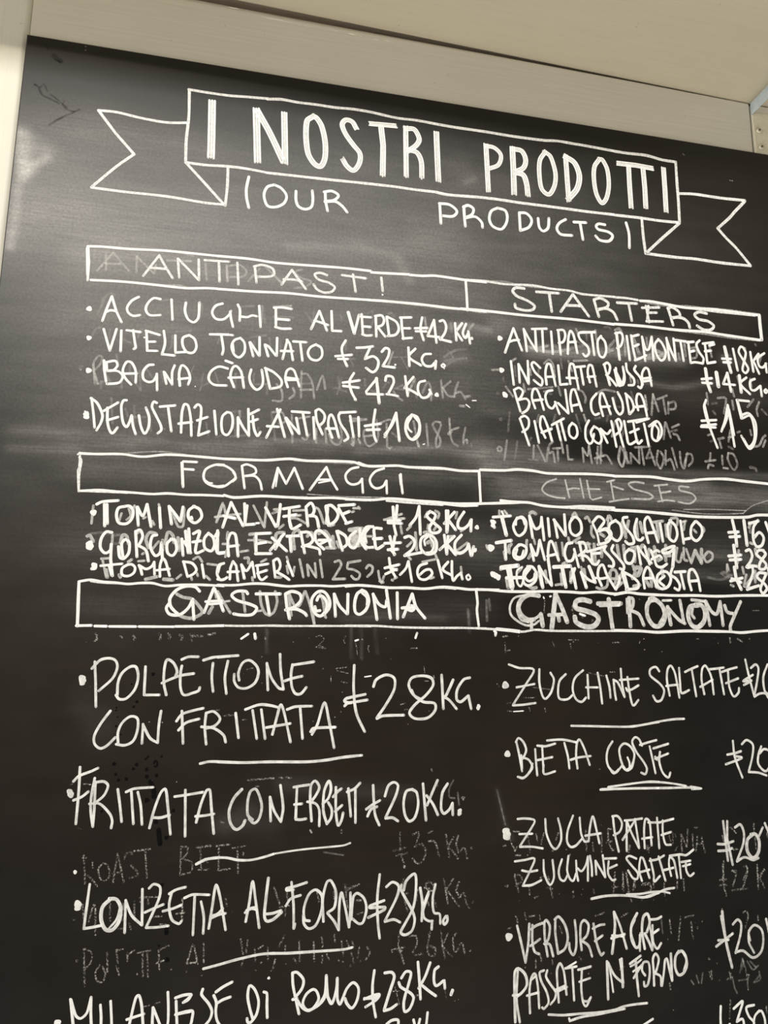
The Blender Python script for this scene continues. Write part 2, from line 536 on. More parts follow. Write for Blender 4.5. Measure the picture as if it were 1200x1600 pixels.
me.polygons.foreach_set('material_index', mi)
me.update()

# ------------------------------------------------------------------ the handwriting
# Each line is one piece of writing; a stroke is  <chalk><kind><width mm>  and its
# points on the board in fifths of a millimetre, every point relative to the last.
WRITING = """
P|title_banner|drawn chalk ribbon banner with folded swallowtail ends
d~5.2 571 575 136 -7 182 20 195 7 159 -24;d-5.1 571 575 137 174 152 163;d~5.1 860 912 -109 111 -81 95 -100 121;d~5.1 571 1242 243 2 309 -6 292 14 154 -5;d~5.3 1243 268 9 246 -8 217 6 184;d-5.2 1250 922 156 160 164 172;d~5.3 1579 910 2 181 -8 163;d~5.3 1250 922 148 1 174 -15 152 -2 179 12;d~5.5 1238 269 152 2 165 -3 141 -13 181 -15;d~5.8 1865 246 117 -18 133 4 160 -6 149 0 150 -11 152 1 237 18 170 -7 172 6;d~5.6 1890 918 168 -5 156 -4 212 -6 187 -7 327 -9 167 2 196 -4;d~6.2 3305 233 174 4 293 -3 239 3 305 -8 131 -15 163 3 79 0 316 10;d~6.1 3303 885 114 10 287 -17 175 -3 177 3 179 -1 212 -2 245 1 281 -7;d~6.6 5005 228 129 0 195 -8 163 21 129 -1;d~6.6 5628 239 -1 212 2 212 -4 194;d~6.4 4973 872 254 -6 192 2 204 -8;d~6.7 5644 563 159 -17 268 1 266 -11;d~6.7 6336 543 -122 128 -56 65 -138 129;d~6.6 6020 865 85 90 94 85 138 160;d~6.5 6337 1204 -319 6 -264 -6 -196 8 -296 -1;d~6.4 5243 868 5 181 14 163;d~6.4 5623 867 -148 137 -85 82 -128 126
P|title_word|bold layered white chalk letter I
t-12.9 1426 360 9 239 6 230
P|title_word|bold layered white capitals reading NOSTRI
t-12.0 1781 365 14 219 14 230;t~11.0 1791 370 105 182 112 231;t-11.1 2009 363 11 213 10 218;t~10.1 2251 340 -52 50 -6 143 22 159 55 87 53 14 32 -79 -1 -148 -33 -144 -42 -68 -30 -16;t~9.1 2611 388 -35 -54 -55 -6 -29 50 32 85 70 94 53 67 -3 90 -46 74 -55 -29 -35 -54;t-9.3 2741 327 202 -14;t-10.4 2827 345 20 171 -1 268;t-9.3 3041 316 7 448;t~9.4 3041 324 78 -5 43 85 -28 66 -70 65;t~9.4 3063 524 78 14 38 78 5 143;t-10.7 3316 325 7 223 9 215
P|title_word|bold layered white capitals reading PRODOTTI
t~11.0 4012 361 4 219 2 209;t~9.9 4016 363 83 8 35 81 -24 82 -77 51;t~11.0 4033 590 75 15 28 82 9 95;t~8.7 4324 343 -53 88 -11 128 18 154 67 45 56 -95 12 -128 -41 -152 -52 -39;t-10.0 4519 360 7 222 8 200;t~11.3 4519 363 84 48 41 121 -28 131 -81 106;t~8.9 4849 333 -51 80 -13 114 17 157 50 88 50 -55 30 -132 -8 -159 -43 -90 -35 -3;t-10.4 5039 347 169 -7 163 5;t-10.3 5139 369 0 202 3 189;t-10.4 5285 363 7 202 -1 182;t-10.5 5496 336 1 215 -2 205
P|title_letter|greyer chalk letter P
t-9.7 3766 369 8 217 7 211;t~8.5 3766 372 78 8 58 61 -24 98 -89 52
P|subtitle_lettering|thin white letters reading OUR PRODUCTS between upright bars
w~5.3 1746 975 -15 108 6 84 20 82;w~5.4 1951 1016 -56 29 -23 75 29 88 64 5 63 -37 24 -53 -8 -42 -40 -44 -53 -21;w~5.5 2127 1047 2 79 21 54 53 19 51 -26 12 -66 -7 -83;w~5.5 2365 1020 6 86 18 84;w~5.5 2355 1022 66 -17 54 31 -32 46 -79 25;w~5.5 2364 1110 86 -15 60 35 41 49;w-5.8 3342 987 10 185;w~5.8 3338 988 92 -1 64 51 -36 53 -102 8;w-5.9 3556 984 5 105 7 81;w~5.9 3551 992 44 -22 47 25 -12 54 -58 38;w~5.9 3572 1090 86 -22 57 45 7 47;w~6.0 3863 957 -59 38 -19 78 31 64 80 15 50 -85 -10 -90 -76 -20;w-6.0 4061 975 6 166;w~6.0 4061 975 67 -2 46 55 -27 73 -80 43;w~6.1 4235 1005 9 83 36 33 46 -37 11 -93;w~6.1 4496 980 -62 44 -25 57 36 49 107 -3;w-6.2 4572 995 119 -10;w-6.2 4633 997 21 157;w~6.2 4874 981 -63 0 -24 27 22 28 92 11 43 34 -39 55 -85 3 -42 -37;w~6.3 5083 933 23 103 -3 141
P|heading_frame|long ruled box of the ANTIPASTI and STARTERS heading
w~4.7 581 1731 104 -10 185 -5 280 -19 288 -3 98 -1;w-4.5 585 1731 14 129 3 145;w-4.5 579 1747 19 217;w~4.7 624 2000 218 -12 213 -1 255 2 143 -16 96 -6;m~3.0 1056 1995 205 -25 97 17;m~3.0 1150 1686 96 15 116 15;w~5.0 1536 1693 236 -5 220 9 347 -13 209 -8 211 1;w~4.9 1549 1969 274 -9 259 -15 264 1 416 -15;w~5.2 2759 1688 53 -2 161 -10 109 -7;w~5.3 3082 1673 109 -4 110 -14 268 8 181 -1;w~5.2 2762 1932 106 -5 323 -3 220 5 155 -2 180 1;w-5.3 3566 1674 7 117 6 143;m~3.3 2868 1934 323 -1 219 7 223 -12;d~4.7 3524 1664 203 -11 183 8 256 -17 164 11 179 0 119 18 305 -7;m~3.5 3750 1650 166 -11 133 16 187 2;w~5.5 3521 1925 225 -3 319 4 422 -8 191 2 242 5;m~3.4 3588 1930 101 10 147 -16;d~4.9 4933 1669 123 -4 105 7;w~5.9 5180 1676 100 -5 177 12 177 11 287 -14 449 8;m~3.8 5205 1683 200 15 231 -22 181 -1 209 -6 359 9;d~5.1 5456 1689 230 4 259 6 398 -4;w~5.9 4920 1921 296 -8 301 4 282 -10 207 11 369 14;m~3.8 5542 1923 255 6 259 11 305 -1;w-7.8 6384 1687 0 110 4 130
P|heading_word|white capitals reading ANTIPASTI
d-4.5 1101 1741 -106 182;d~4.5 1101 1741 48 85 62 93;d-4.5 1042 1851 122 -4;d-4.5 1239 1751 19 157;d~4.5 1239 1751 91 87 76 75;d-4.6 1395 1740 11 173;d-4.6 1439 1740 186 -9;d-4.6 1547 1735 14 171;d-4.6 1689 1731 16 185;d-4.7 1824 1745 20 139;d~4.7 1819 1748 64 -21 81 23 12 48 -39 23 -90 11;d-4.7 2116 1743 -77 135;d-4.8 2116 1743 116 152;d~4.7 2053 1830 85 -6 62 9;d~4.8 2398 1755 -57 -14 -43 20 34 40 83 18 47 34 -25 41 -61 13 -57 -22 -27 -39;d-4.9 2519 1740 198 6;d-4.9 2609 1724 24 149;d-4.9 2843 1725 14 117;do3.3 2855 1874
P|heading_word|white capitals reading STARTERS
d~5.8 4089 1682 -75 0 -30 35 39 42 92 31 63 40 -18 37 -70 14 -81 -15 -8 -34;d-5.9 4199 1699 207 -9;d-5.9 4317 1704 18 163;d-5.9 4538 1685 -120 173;d-6.0 4538 1685 142 190;d-6.0 4462 1794 143 -9;d-6.0 4735 1718 39 150;d~6.0 4735 1712 62 -19 71 34 -14 44 -93 33;d~6.0 4761 1807 80 -23 72 28 36 68;d-6.1 4955 1718 192 -12;d-6.1 5066 1718 22 154;d-5.5 5234 1718 22 153;d-5.6 5195 1741 171 -22;d-5.6 5242 1782 95 -10;d-5.6 5231 1864 164 -14;d-5.5 5259 1716 -21 147;d-6.2 5454 1726 38 148;d~6.3 5448 1720 45 -17 62 36 9 42 -78 27;d~6.3 5493 1801 96 -4 55 37 13 48;d~6.3 5839 1728 -78 -6 -47 32 42 38 90 10 55 37 -29 40 -72 10 -68 -33
P|menu_entry|chalk line reading ACCIUGHE AL VERDE 42 KG
w~4.4 782 2114 -29 101 -24 102;w~4.4 782 2114 40 114 43 86;w~4.4 747 2246 34 -19 42 3;w~4.5 974 2098 -48 36 -29 55 8 40 38 25 50 -11;w~4.5 1132 2099 -51 -2 -39 46 -11 53 31 40 78 -8;w-4.5 1212 2093 17 165;w~4.6 1319 2108 -3 68 27 65 44 20 31 -43 1 -121;w~4.6 1593 2086 -51 24 -24 56 29 49 57 0 42 -42 13 -33;w~4.6 1653 2146 9 58 18 66;w~4.7 1708 2082 18 41 2 93;w~4.7 1726 2178 57 1 38 -18 38 3;w-4.7 1872 2075 17 175;w-4.7 2001 2078 3 69 3 91;w~4.8 1986 2079 60 -9 80 5;w-5.2 2004 2171 105 -2;w~4.7 2002 2238 50 9 74 -7;w~4.8 2344 2069 -62 160;w~4.8 2344 2069 65 161;w~4.8 2306 2154 46 10 66 17;w-4.9 2441 2059 9 167 75 -4;w-6.4 2576 2056 53 175;w-4.9 2629 2231 35 -163;w~4.9 2685 2061 7 92 6 82;w-4.9 2680 2083 84 -3;w-4.9 2697 2164 63 -1;w~4.9 2693 2232 32 8 47 -7;w-4.9 2801 2065 7 176;w~5.0 2796 2066 52 -11 22 36 -15 46 -48 21;w~4.9 2818 2157 37 46 27 31;w-5.0 2891 2062 23 163;w~5.0 2896 2061 75 37 22 59 -27 52 -63 17;w~5.0 3013 2055 6 88 12 98;w-5.0 3003 2058 96 -12;w-5.0 3019 2148 70 -6;w-5.0 3025 2236 80 -13
S|price
w~5.0 3189 2037 -14 102 27 97;w-5.0 3127 2138 108 -14;w-5.0 3135 2163 91 -7;w-5.1 3289 2055 -54 139 103 1;w-5.1 3289 2049 21 197;w~5.1 3338 2055 33 -9 22 49 -11 57 -39 65;w-5.1 3338 2212 98 15;w-5.1 3470 2059 10 151;w-5.1 3531 2053 -53 78 52 74;w~5.1 3565 2055 -29 82 22 43 28 -48;w-5.1 3584 2121 14 105;wo5.6 3613 2180
S|bullet
wo8.1 630 2230
P|menu_entry|chalk line reading VITELLO TONNATO 32 KG
w-4.4 743 2379 55 166;w-4.4 834 2370 -36 175;w-4.4 868 2378 6 165;w-4.4 905 2373 102 5;w~4.4 951 2368 20 100 7 35 -13 14;w-4.5 1042 2364 104 24;w-4.4 1047 2369 15 152;w-4.4 1057 2450 60 -6;w~4.4 1060 2521 75 -5;w~4.5 1171 2352 15 96 -17 93;w-4.5 1172 2539 90 2;w-4.5 1257 2380 8 137 79 -12;w~4.5 1360 2368 -46 27 2 61 32 49 47 0 21 -48 -17 -60 -41 -29;w-4.6 1510 2347 144 -11;wo2.9 1035 2418;w~4.6 1563 2342 81 -5 39 1;w~4.6 1596 2347 20 112 -7 43;w~4.6 1742 2354 -48 25 -17 54 22 60 40 20 36 -47 -3 -73 -32 -39;w-6.0 1681 2412 10 61;w-4.6 1811 2384 32 112;w-4.6 1816 2383 72 104;w-4.7 1885 2335 6 152;w-4.7 1929 2399 28 87;w~4.7 1928 2391 31 16 56 68;w-4.7 2020 2327 2 148;w~4.7 2100 2335 -32 162;w~4.7 2095 2336 26 35 27 129;w-4.7 2053 2432 96 -6;w-4.7 2145 2345 105 -3;w-4.7 2200 2347 22 152;w~4.8 2326 2353 -45 29 -18 50 26 45 51 6 34 -40 -7 -63 -43 -26
S|price
w~4.8 2560 2297 -30 68 17 84 29 64;w-4.8 2480 2437 133 -24;w-4.8 2501 2458 82 -7;w-4.9 2648 2351 68 -9 67 -16;w-4.9 2762 2330 -45 109;w~4.9 2717 2439 67 -28 42 35 -9 65 -36 33 -53 -31;w~4.9 2854 2367 29 -35 32 13 -10 61 -42 80;w-4.9 2863 2486 100 4;wo3.7 2966 2466;w-5.0 3074 2309 9 158;w~5.0 3132 2314 -53 76 102 63;w~5.0 3262 2347 -54 10 -22 46 27 47 54 1 32 -36;w-5.0 3305 2403 -6 69;w~3.8 3366 2423 -15 17 15 13 15 -16 -15 -14;wo2.2 3375 2463
S|bullet
wo7.5 646 2459
P|menu_entry|chalk line reading BAGNA CAUDA 42 KG
w~4.3 763 2623 8 74 20 92;w-4.3 781 2636 9 69;w~4.3 780 2637 61 -16 19 33 -23 37 -39 9;w~4.3 798 2703 67 -4 37 37 -22 51 -84 17;w~4.4 966 2795 -48 -51 -18 -58 23 -64 36 4 32 62 6 90;w-4.4 907 2715 94 -10;w~4.4 1114 2627 -36 8 -33 49 4 59 38 22 35 -13 20 -46;w-4.4 1142 2696 10 129;w-4.4 1191 2676 24 94;w-4.4 1196 2679 61 92;w~4.4 1266 2619 -15 57 6 95;w~4.5 1313 2777 -11 -95 15 -67 39 22 27 69 -11 56;w-4.5 1300 2725 83 -17;w~4.5 1657 2611 -67 -10 -55 41 -16 62 40 43 95 0;wo1.9 1424 2773;w-4.6 1637 2549 54 16;w~4.6 1709 2755 -30 -84 16 -74 28 -10 36 46 24 122;w-4.6 1665 2684 110 -13;w~4.6 1832 2604 -11 65 19 60 40 33 37 -29 8 -52 -13 -82;w-4.6 1941 2586 40 158;w~4.6 1936 2582 69 30 59 58 -6 52 -77 25;w~4.7 2115 2723 -20 -66 8 -64 29 -23 30 18 44 124;w-4.7 2105 2648 89 3;w-4.7 2113 2664 81 -7
S|price
w~4.8 2631 2565 -34 72 17 83 36 66;w~4.8 2544 2651 63 -13 72 -17;w-4.8 2547 2678 127 5;wo5.2 2645 2779;w-4.8 2818 2592 -87 119 6 18 134 -6;w-5.8 2813 2592 25 206;w~4.9 2886 2607 10 -38 47 2 11 47 -46 100;w~4.9 2897 2719 47 2 47 7;w-4.9 3048 2556 22 165;w-4.9 3117 2556 -74 98;w~4.9 3049 2653 58 23 53 28;w~4.9 3213 2581 -48 20 -11 65 32 57 48 -9 27 -45;w-4.9 3250 2653 18 37;wo7.5 3311 2692
S|bullet
wo8.4 663 2711
P|menu_entry|chalk line reading DEGUSTAZIONE ANTIPASTI 10
w~4.4 699 2920 22 115 16 105;w~4.4 694 2920 47 35 42 85 -5 58 -26 62;w~4.4 814 2984 7 102 19 66 23 23 31 -46;w-4.5 791 3010 95 -71;w-4.4 817 3081 77 -32;w~4.5 943 2918 -22 4 -12 40 9 78 15 57 24 23 19 -45 9 -45;w~4.5 987 3035 14 77 22 59;w~4.5 1036 3027 19 82 30 54 24 -48 0 -79 -28 -72;w~4.5 1156 2922 -23 -6 -9 40 34 67 35 66 7 39 -23 26;w-4.6 1180 2950 109 -18;w-4.6 1240 2958 32 175;w~4.6 1342 3138 -3 -148 14 -71 28 8 24 98 12 133;w-4.6 1320 3071 96 -19;w~4.6 1428 2939 22 -27 24 18 4 60 -11 160;w-4.6 1466 3152 79 -37;w-4.6 1452 3037 75 -32;w-4.6 1574 2953 23 183;w~4.7 1668 2956 -31 33 -7 60 13 69 34 16 30 -50 5 -70 -15 -50 -31 -8;w-4.7 1750 2991 7 152;w~4.7 1751 2996 41 72 45 63;w-4.7 1824 2920 13 211;w-4.7 1830 2965 75 -46;w~4.7 1859 2973 14 100 26 54 23 -32;w-4.7 1847 3019 52 -24;w-4.8 2065 2907 -98 230;w-4.8 2040 2904 66 219;w-4.7 1968 3046 92 -1;w-4.8 2106 2971 58 125;w~4.8 2111 2970 46 53 60 68;w-4.8 2189 2965 28 126;w-4.8 2153 2916 138 0;w-4.8 2237 2920 40 182;w-4.8 2320 2950 14 174;w~4.9 2336 2903 12 76 47 105;w~4.9 2335 2898 30 -15 41 41 -4 52 -29 35;w~4.9 2470 3105 -32 -91 3 -72 20 -22 26 50 36 131;w-4.9 2424 3034 79 -5;w-4.9 2526 2899 126 -16;w~4.9 2531 2896 -15 30 17 61 41 60 21 50 -29 27;w-4.9 2607 2920 30 169;w-4.9 2673 2925 8 156
S|price
w~5.0 2807 2853 -15 127 11 93 16 41;w-5.0 2725 2993 128 -28;w-5.0 2741 3025 105 -12;w~5.0 2976 2867 -35 92 -56 114;w-5.0 2976 2867 28 230;w~5.0 2972 2904 -41 87 -46 61;w~5.1 3107 2873 -41 46 -13 75 24 66 41 19 42 -40 11 -74 -21 -73 -45 -18;w~4.2 3102 2890 -31 60 5 42 27 25;w~4.2 3123 2888 42 56 -10 85 -37 39
S|bullet
wo8.3 673 3043;wo8.2 675 3062;wo2.8 663 3024
P|menu_entry|chalk line reading ANTIPASTO PIEMONTESE 18 KG
w-5.0 3982 2053 -79 224;w-5.0 3982 2053 73 193;w~5.0 3933 2184 46 -22 52 -10;w~5.1 4074 2050 14 102 9 96;w~5.1 4074 2050 60 109 56 81;w-5.1 4178 2051 6 183;w-5.1 4149 2043 136 -16;w-5.1 4242 2045 5 195;w-5.1 4323 2049 9 201;w-5.1 4388 2031 16 218;w~5.1 4382 2031 54 -5 16 45 -20 60 -42 15;w~5.2 4469 2237 11 -146 21 -66 28 38 29 160;w-5.2 4479 2132 71 -12;w~5.2 4698 2018 -115 17 4 58 69 63 9 58 -31 31 -23 -21;w-5.2 4589 2034 145 -20;w-5.2 4697 2024 18 202;w~5.2 4787 2044 -33 45 -3 70 15 69 36 8 27 -61 -9 -81 -40 -43;w~6.0 4934 2001 18 245;w~5.3 4922 2008 55 -12 16 46 -22 73 -38 27;w-5.3 5031 2021 18 222;w~5.3 5074 2011 12 117 19 110;w-5.3 5074 2023 75 -25;w-5.3 5087 2116 57 -29;w~5.3 5098 2239 51 -22 63 -35;w-5.3 5179 2013 18 223;w~5.4 5179 2019 30 110 32 -9 32 -116;w-5.4 5273 2004 5 219;w~5.4 5340 2021 -40 52 7 82 40 62 38 -21 17 -61 -33 -81 -35 -32;w-5.4 5417 2002 15 207;w~5.4 5416 2008 37 110 44 91;w-5.4 5486 2001 11 208;w-5.5 5504 2015 108 2;w-5.4 5554 2019 19 184;w-5.5 5631 2017 11 198;w-5.5 5617 2025 71 -13;w-5.5 5636 2113 53 -17;w~5.4 5646 2214 41 -9 76 5;w~5.5 5747 1994 -35 40 21 70 40 57 -10 49;w-5.5 5797 2020 12 180;w-5.5 5777 2022 112 -23;w-5.5 5791 2093 65 -12;w-5.5 5808 2204 85 -20;w-5.5 5841 2034 53 -17
S|price
w-7.6 5996 2032 22 131 24 107;w-5.5 5961 2147 94 -5;w-5.5 5971 2180 79 -5;w-5.6 6080 2042 31 204;w~5.6 6194 2026 -33 -10 -24 52 46 81 39 69 -30 45 -30 -27 20 -75 27 -88 -22 -53;w-5.6 6257 2057 16 187;w-5.6 6342 2067 -60 73 49 118;w~5.6 6403 2056 -72 55 7 73 39 9 37 -40;w-5.6 6407 2154 3 85
S|bullet
wo9.1 3860 2154
P|menu_entry|chalk line reading INSALATA RUSSA 14 KG
w-5.0 3953 2348 21 204;w-5.0 4020 2368 7 162;w~5.0 4020 2368 44 81 43 86;w-5.0 4103 2333 4 202;w~5.0 4214 2385 -56 -46 -21 25 30 65 61 57 -7 51 -28 -9 -40 -30;w~5.0 4267 2528 -8 -107 20 -75 29 3 40 184;w-5.0 4269 2460 70 -9;w-5.1 4377 2348 12 170 70 -11;w~5.1 4482 2505 -8 -102 15 -76 29 3 20 102 19 112;w-5.1 4449 2453 100 -5;w-5.1 4535 2350 89 -15;w-5.1 4582 2348 21 153;w~5.1 4663 2476 -17 -88 14 -64 30 3 33 181;w-5.1 4644 2429 72 -12;w-5.2 4804 2306 10 45 35 135;w~5.2 4798 2306 37 -21 23 33 -15 59 -25 20;w~5.2 4824 2402 46 37 39 48;w~5.2 4912 2325 7 98 45 54 27 -60 -12 -109;w-5.2 4916 2366 48 105;w~5.2 4899 2344 29 136 36 -9 22 -77 -7 -86;w~5.2 5011 2276 8 69 58 65 -3 53 -49 9;w~5.3 5102 2291 -15 37 52 65 15 57 -15 39 -24 -12;w~5.3 5159 2456 0 -99 34 -56 30 15 22 144;w-5.3 5169 2400 74 -15;w-5.3 5173 2425 72 -15
S|price
w-7.4 5785 2256 9 130 26 81;w-5.4 5739 2358 106 -17;w-5.4 5743 2391 98 -2;w-8.7 5892 2283 11 130;w-5.5 6002 2279 -50 106 121 0;w-6.9 6002 2279 25 170;w-7.5 6124 2293 6 156;w~5.5 6195 2305 -65 66 90 89;w~5.6 6280 2311 -49 28 0 72 39 9 63 -47;w-5.6 6333 2373 5 96;w~5.1 6386 2401 -17 17 14 17 19 -19 -16 -15
S|bullet
wo9.0 3870 2434
P|menu_entry|two chalk lines reading BAGNA CAUDA PIATTO COMPLETO 15
w-4.9 3975 2596 52 184;w~4.9 3987 2590 34 -14 33 30 -24 58 -17 12;w~4.9 4012 2682 69 -16 27 36 -19 57 -46 36;w~5.0 4158 2743 -26 -87 13 -74 29 -7 27 53 34 123;w-5.0 4137 2678 92 -16;w~5.0 4317 2574 -46 15 -19 47 21 76 39 20 36 -53;w-5.0 4337 2674 37 103;w-5.0 4366 2683 89 83;w-5.0 4434 2560 21 206;w~5.0 4490 2747 -13 -106 15 -80 29 -8 57 182;w-5.0 4481 2699 70 -19;w~5.1 4720 2571 -50 66 -3 80 27 43 42 -14;w~5.1 4771 2766 -25 -112 10 -80 24 -8 63 178;w-5.1 4751 2688 89 -12;w~5.2 4868 2600 24 100 34 41 32 -34 -2 -80 -38 -83;w-5.2 4996 2555 21 176;w~5.2 4990 2550 52 48 20 78 -39 55;w~5.2 5103 2691 -13 -85 15 -59 31 3 26 62 23 130;w-5.2 5075 2664 97 -16;w-4.9 4020 2841 78 224;w~4.9 4031 2829 34 -13 33 31 -7 66 -52 42;w-4.9 4149 2854 34 184;w~4.9 4241 2991 -42 -96 8 -78 23 -7 37 91 32 113;w-4.9 4208 2949 93 -39;w-5.0 4302 2877 111 -64;w-5.0 4342 2852 35 152;w-5.0 4383 2838 38 163;w~5.0 4487 2847 -31 41 3 66 40 26 30 -41 -9 -66 -36 -26;w~5.0 4639 2814 -32 64 -4 89 27 48 30 -13 21 -73;w~5.0 4684 2862 -32 58 26 65 46 25 25 -41 -20 -77 -45 -30;w-5.1 4742 2880 59 119;w~5.1 4742 2880 57 41 37 -36;w-5.1 4846 2806 36 222;w-5.1 4893 2802 54 222;w~5.1 4887 2803 31 -19 21 49 -21 58 -43 36;w~5.1 4965 2797 17 123 20 78 80 -39;w-5.2 5001 2800 195 -42;w-5.1 5014 2896 86 -40;w~5.1 5049 2791 17 124 20 72 38 -31;w-5.2 5079 2801 123 -43;w-5.2 5151 2807 34 196;w~5.2 5268 2782 -40 54 -6 91 41 26 46 -54 5 -69 -40 -54 -76 51;w~4.7 5248 2800 40 55 -18 92
S|price
w~5.5 5769 2548 -24 67 27 138 77 226;w~4.9 5752 2602 40 219;w-5.4 5710 2743 147 -17;w-5.3 5707 2786 146 -21;w-5.3 5700 2798 145 -4;w~5.4 5983 2579 -37 138 -47 109;w-5.4 5983 2579 36 378;w~4.9 5986 2620 -27 96 -38 73;w-4.9 5993 2620 31 232;w-5.5 6201 2527 -123 -2 31 169;w-5.0 6089 2548 33 145;w~5.4 6125 2658 66 -17 58 79 -4 118 -35 96 -48 32 -67 -112;w~4.9 6129 2687 73 -23 29 104 -10 118 -58 62 -45 -67
S|bullet
wo8.9 3896 2647;wo7.8 3890 2639;wo6.7 3903 2654
P|heading_frame|long ruled box of the FORMAGGI and CHEESES heading
w~4.4 653 3338 108 -1 175 -10 143 11 160 -25 127 -2 110 3 186 6;d~3.6 651 3365 15 27 -6 95 6 130;d~3.6 654 3355 2 85 -6 28 16 149;m~2.8 936 3324 176 -25 126 -7 146 12;w~4.3 679 3612 119 -12 122 5 123 3 125 4 106 -10 127 4 136 -4 138 0;d~3.6 687 3612 138 -1 175 -1;wo3.6 650 3336;wo2.7 640 3346;w~4.7 1662 3320 122 -2 189 -5 173 -21 136 7 177 -8 180 -2 71 21 71 4;m~3.0 2185 3305 294 -2 160 -2;w~4.6 1675 3596 75 15 196 -21 190 0 155 0 195 -11 198 6 100 -2;m~2.9 1629 3598 186 5 188 -13 287 -10;m~2.0 2290 3559 294 6 200 -5;w~4.9 2679 3292 81 23 225 -17 103 7 251 -6 170 12 150 -6;d~4.2 3047 3305 145 2 168 -5;w~4.8 2585 3585 219 -5 121 -16 205 6 187 12 189 12 138 -8;d~4.1 2905 3582 225 8 229 5;w~4.9 3151 3571 145 3 147 7 223 -10;m~2.0 2584 3567 301 -11;w-5.0 3661 3305 10 261;wo4.2 3661 3571;w~5.2 3670 3294 207 -6 110 -14 133 3 134 15 319 -13 162 -2 116 5;w~5.1 3666 3571 271 -19 132 -9 132 20 179 5 170 -15 172 0 115 2;w~5.0 3839 3537 98 6 132 0;d~4.4 4380 3571 226 1 231 1;w~5.5 4851 3284 332 -12 168 13 170 8 174 -26 201 -13 176 9 274 13;w-5.7 6346 3276 -5 136 -11 142;m~3.5 5376 3278 146 2 174 -18;w~5.8 4837 3573 233 1 261 11 241 12 283 -4 239 -12 90 -21 144 -6;m~2.3 5370 3550 302 20 248 -10 139 -11;m~2.4 5479 3540 270 -12 337 -3;m~2.4 6060 3543 94 -66 158 -53
P|heading_word|white capitals reading FORMAGGI
w-4.1 1365 3367 15 182;w-4.1 1369 3357 100 -1;w-4.1 1381 3414 69 1;w-4.7 1360 3367 17 168;w~4.2 1664 3366 -65 4 -63 36 -15 54 21 47 65 26 65 -8;w~2.8 1531 3488 29 18 28 4;w~4.2 1618 3369 56 5 58 36 20 47 -26 31 -54 42 -46 7;w~2.9 1732 3419 25 43 -26 31;w-4.2 1795 3367 27 170;w~4.2 1795 3367 37 -14 58 23 11 34 -27 21 -56 13;w~4.2 1822 3442 71 -2 39 38 17 63;w-4.3 2062 3367 -33 155;w~4.3 2062 3367 66 120;w-4.3 2187 3360 -59 127;w-4.3 2187 3360 68 161;w-2.9 2063 3402 -11 109;w-4.4 2431 3341 -123 185;w~4.4 2431 3341 37 89 51 83;w-4.4 2369 3443 99 -5;w-3.0 2375 3467 88 -22;w~4.4 2680 3327 -60 19 -39 48 11 50 40 23 50 -13 29 -37;w-4.4 2709 3417 9 111;w~4.5 2882 3326 -70 30 -40 58 11 50 40 24 51 -18 28 -47;w-4.5 2902 3423 5 101;w~3.0 2777 3444 26 40 30 8;w-4.5 3016 3365 5 67 11 86;w-3.1 3006 3371 10 82
P|heading_word|thin grey capitals reading CHEESES
p~3.6 4326 3335 -86 35 -41 55 33 41 83 23 84 4;p-3.6 4405 3340 32 149;p~3.7 4419 3420 57 -14 52 1;p-3.7 4537 3322 27 161;p-3.7 4599 3335 23 145 22 15 82 -25;p-3.7 4602 3405 110 -3;p-3.7 4814 3330 21 156;p-3.7 4778 3337 71 -20;p-3.7 4835 3372 92 23;p~3.7 4794 3505 105 -21 77 -12;p~3.8 5120 3330 -83 -6 -60 19 45 42 129 27 46 30 -37 24 -160 2;p-3.8 5215 3348 127 -18;p-3.8 5257 3346 27 136;p-3.8 5283 3405 85 -17;p~3.8 5242 3482 73 -14 84 4;p~3.9 5542 3343 -86 -2 -2 34 108 22 40 38 -33 40 -50 13 -84 -12
P|menu_entry|thick chalk line reading TOMINO AL VERDE 18 KG
w~4.8 793 3704 37 -20 108 -14;w-4.8 845 3702 14 157;w-4.8 862 3701 14 139;w~4.9 989 3710 -47 16 -9 56 21 50 52 3 33 -39 4 -56 -24 -32 -35 2;w-4.9 1068 3711 18 135;w~4.9 1072 3711 40 64 25 -86;w-4.9 1137 3689 37 162;w-4.9 1223 3709 18 149;w-5.0 1289 3696 26 131;w~5.0 1289 3696 43 51 44 59;w-5.0 1388 3697 -12 109;w~5.0 1469 3688 -39 35 3 57 47 32 43 -45 -17 -56 -46 -22;w-5.0 1451 3770 5 19;w-5.1 1729 3648 -52 189;w-5.1 1729 3648 95 174;w-5.1 1678 3751 88 16;w-5.1 1827 3653 11 159 70 -8;w-5.1 1846 3667 -11 145;w-3.8 1917 3797 23 -2;w-5.2 1982 3676 81 142;w-5.2 2091 3647 -14 165;w-5.2 2063 3818 14 -25;w-5.2 2116 3680 119 -25;w-5.2 2118 3738 95 -18;w~5.2 2159 3683 2 68 21 77 66 -32;w-5.2 2162 3770 15 48;w-5.2 2283 3658 19 146;w~5.3 2283 3658 38 -32 25 49 -13 40 -29 11;w~5.3 2309 3725 53 8 22 78;w-5.3 2433 3651 28 142;w~5.3 2433 3646 44 -7 51 58 -19 60 -53 36;w-5.3 2448 3660 -7 119;w-5.3 2532 3657 66 116;w-5.4 2531 3637 124 -14;w-5.3 2557 3705 59 -27;w-5.3 2588 3773 49 -17
S|price
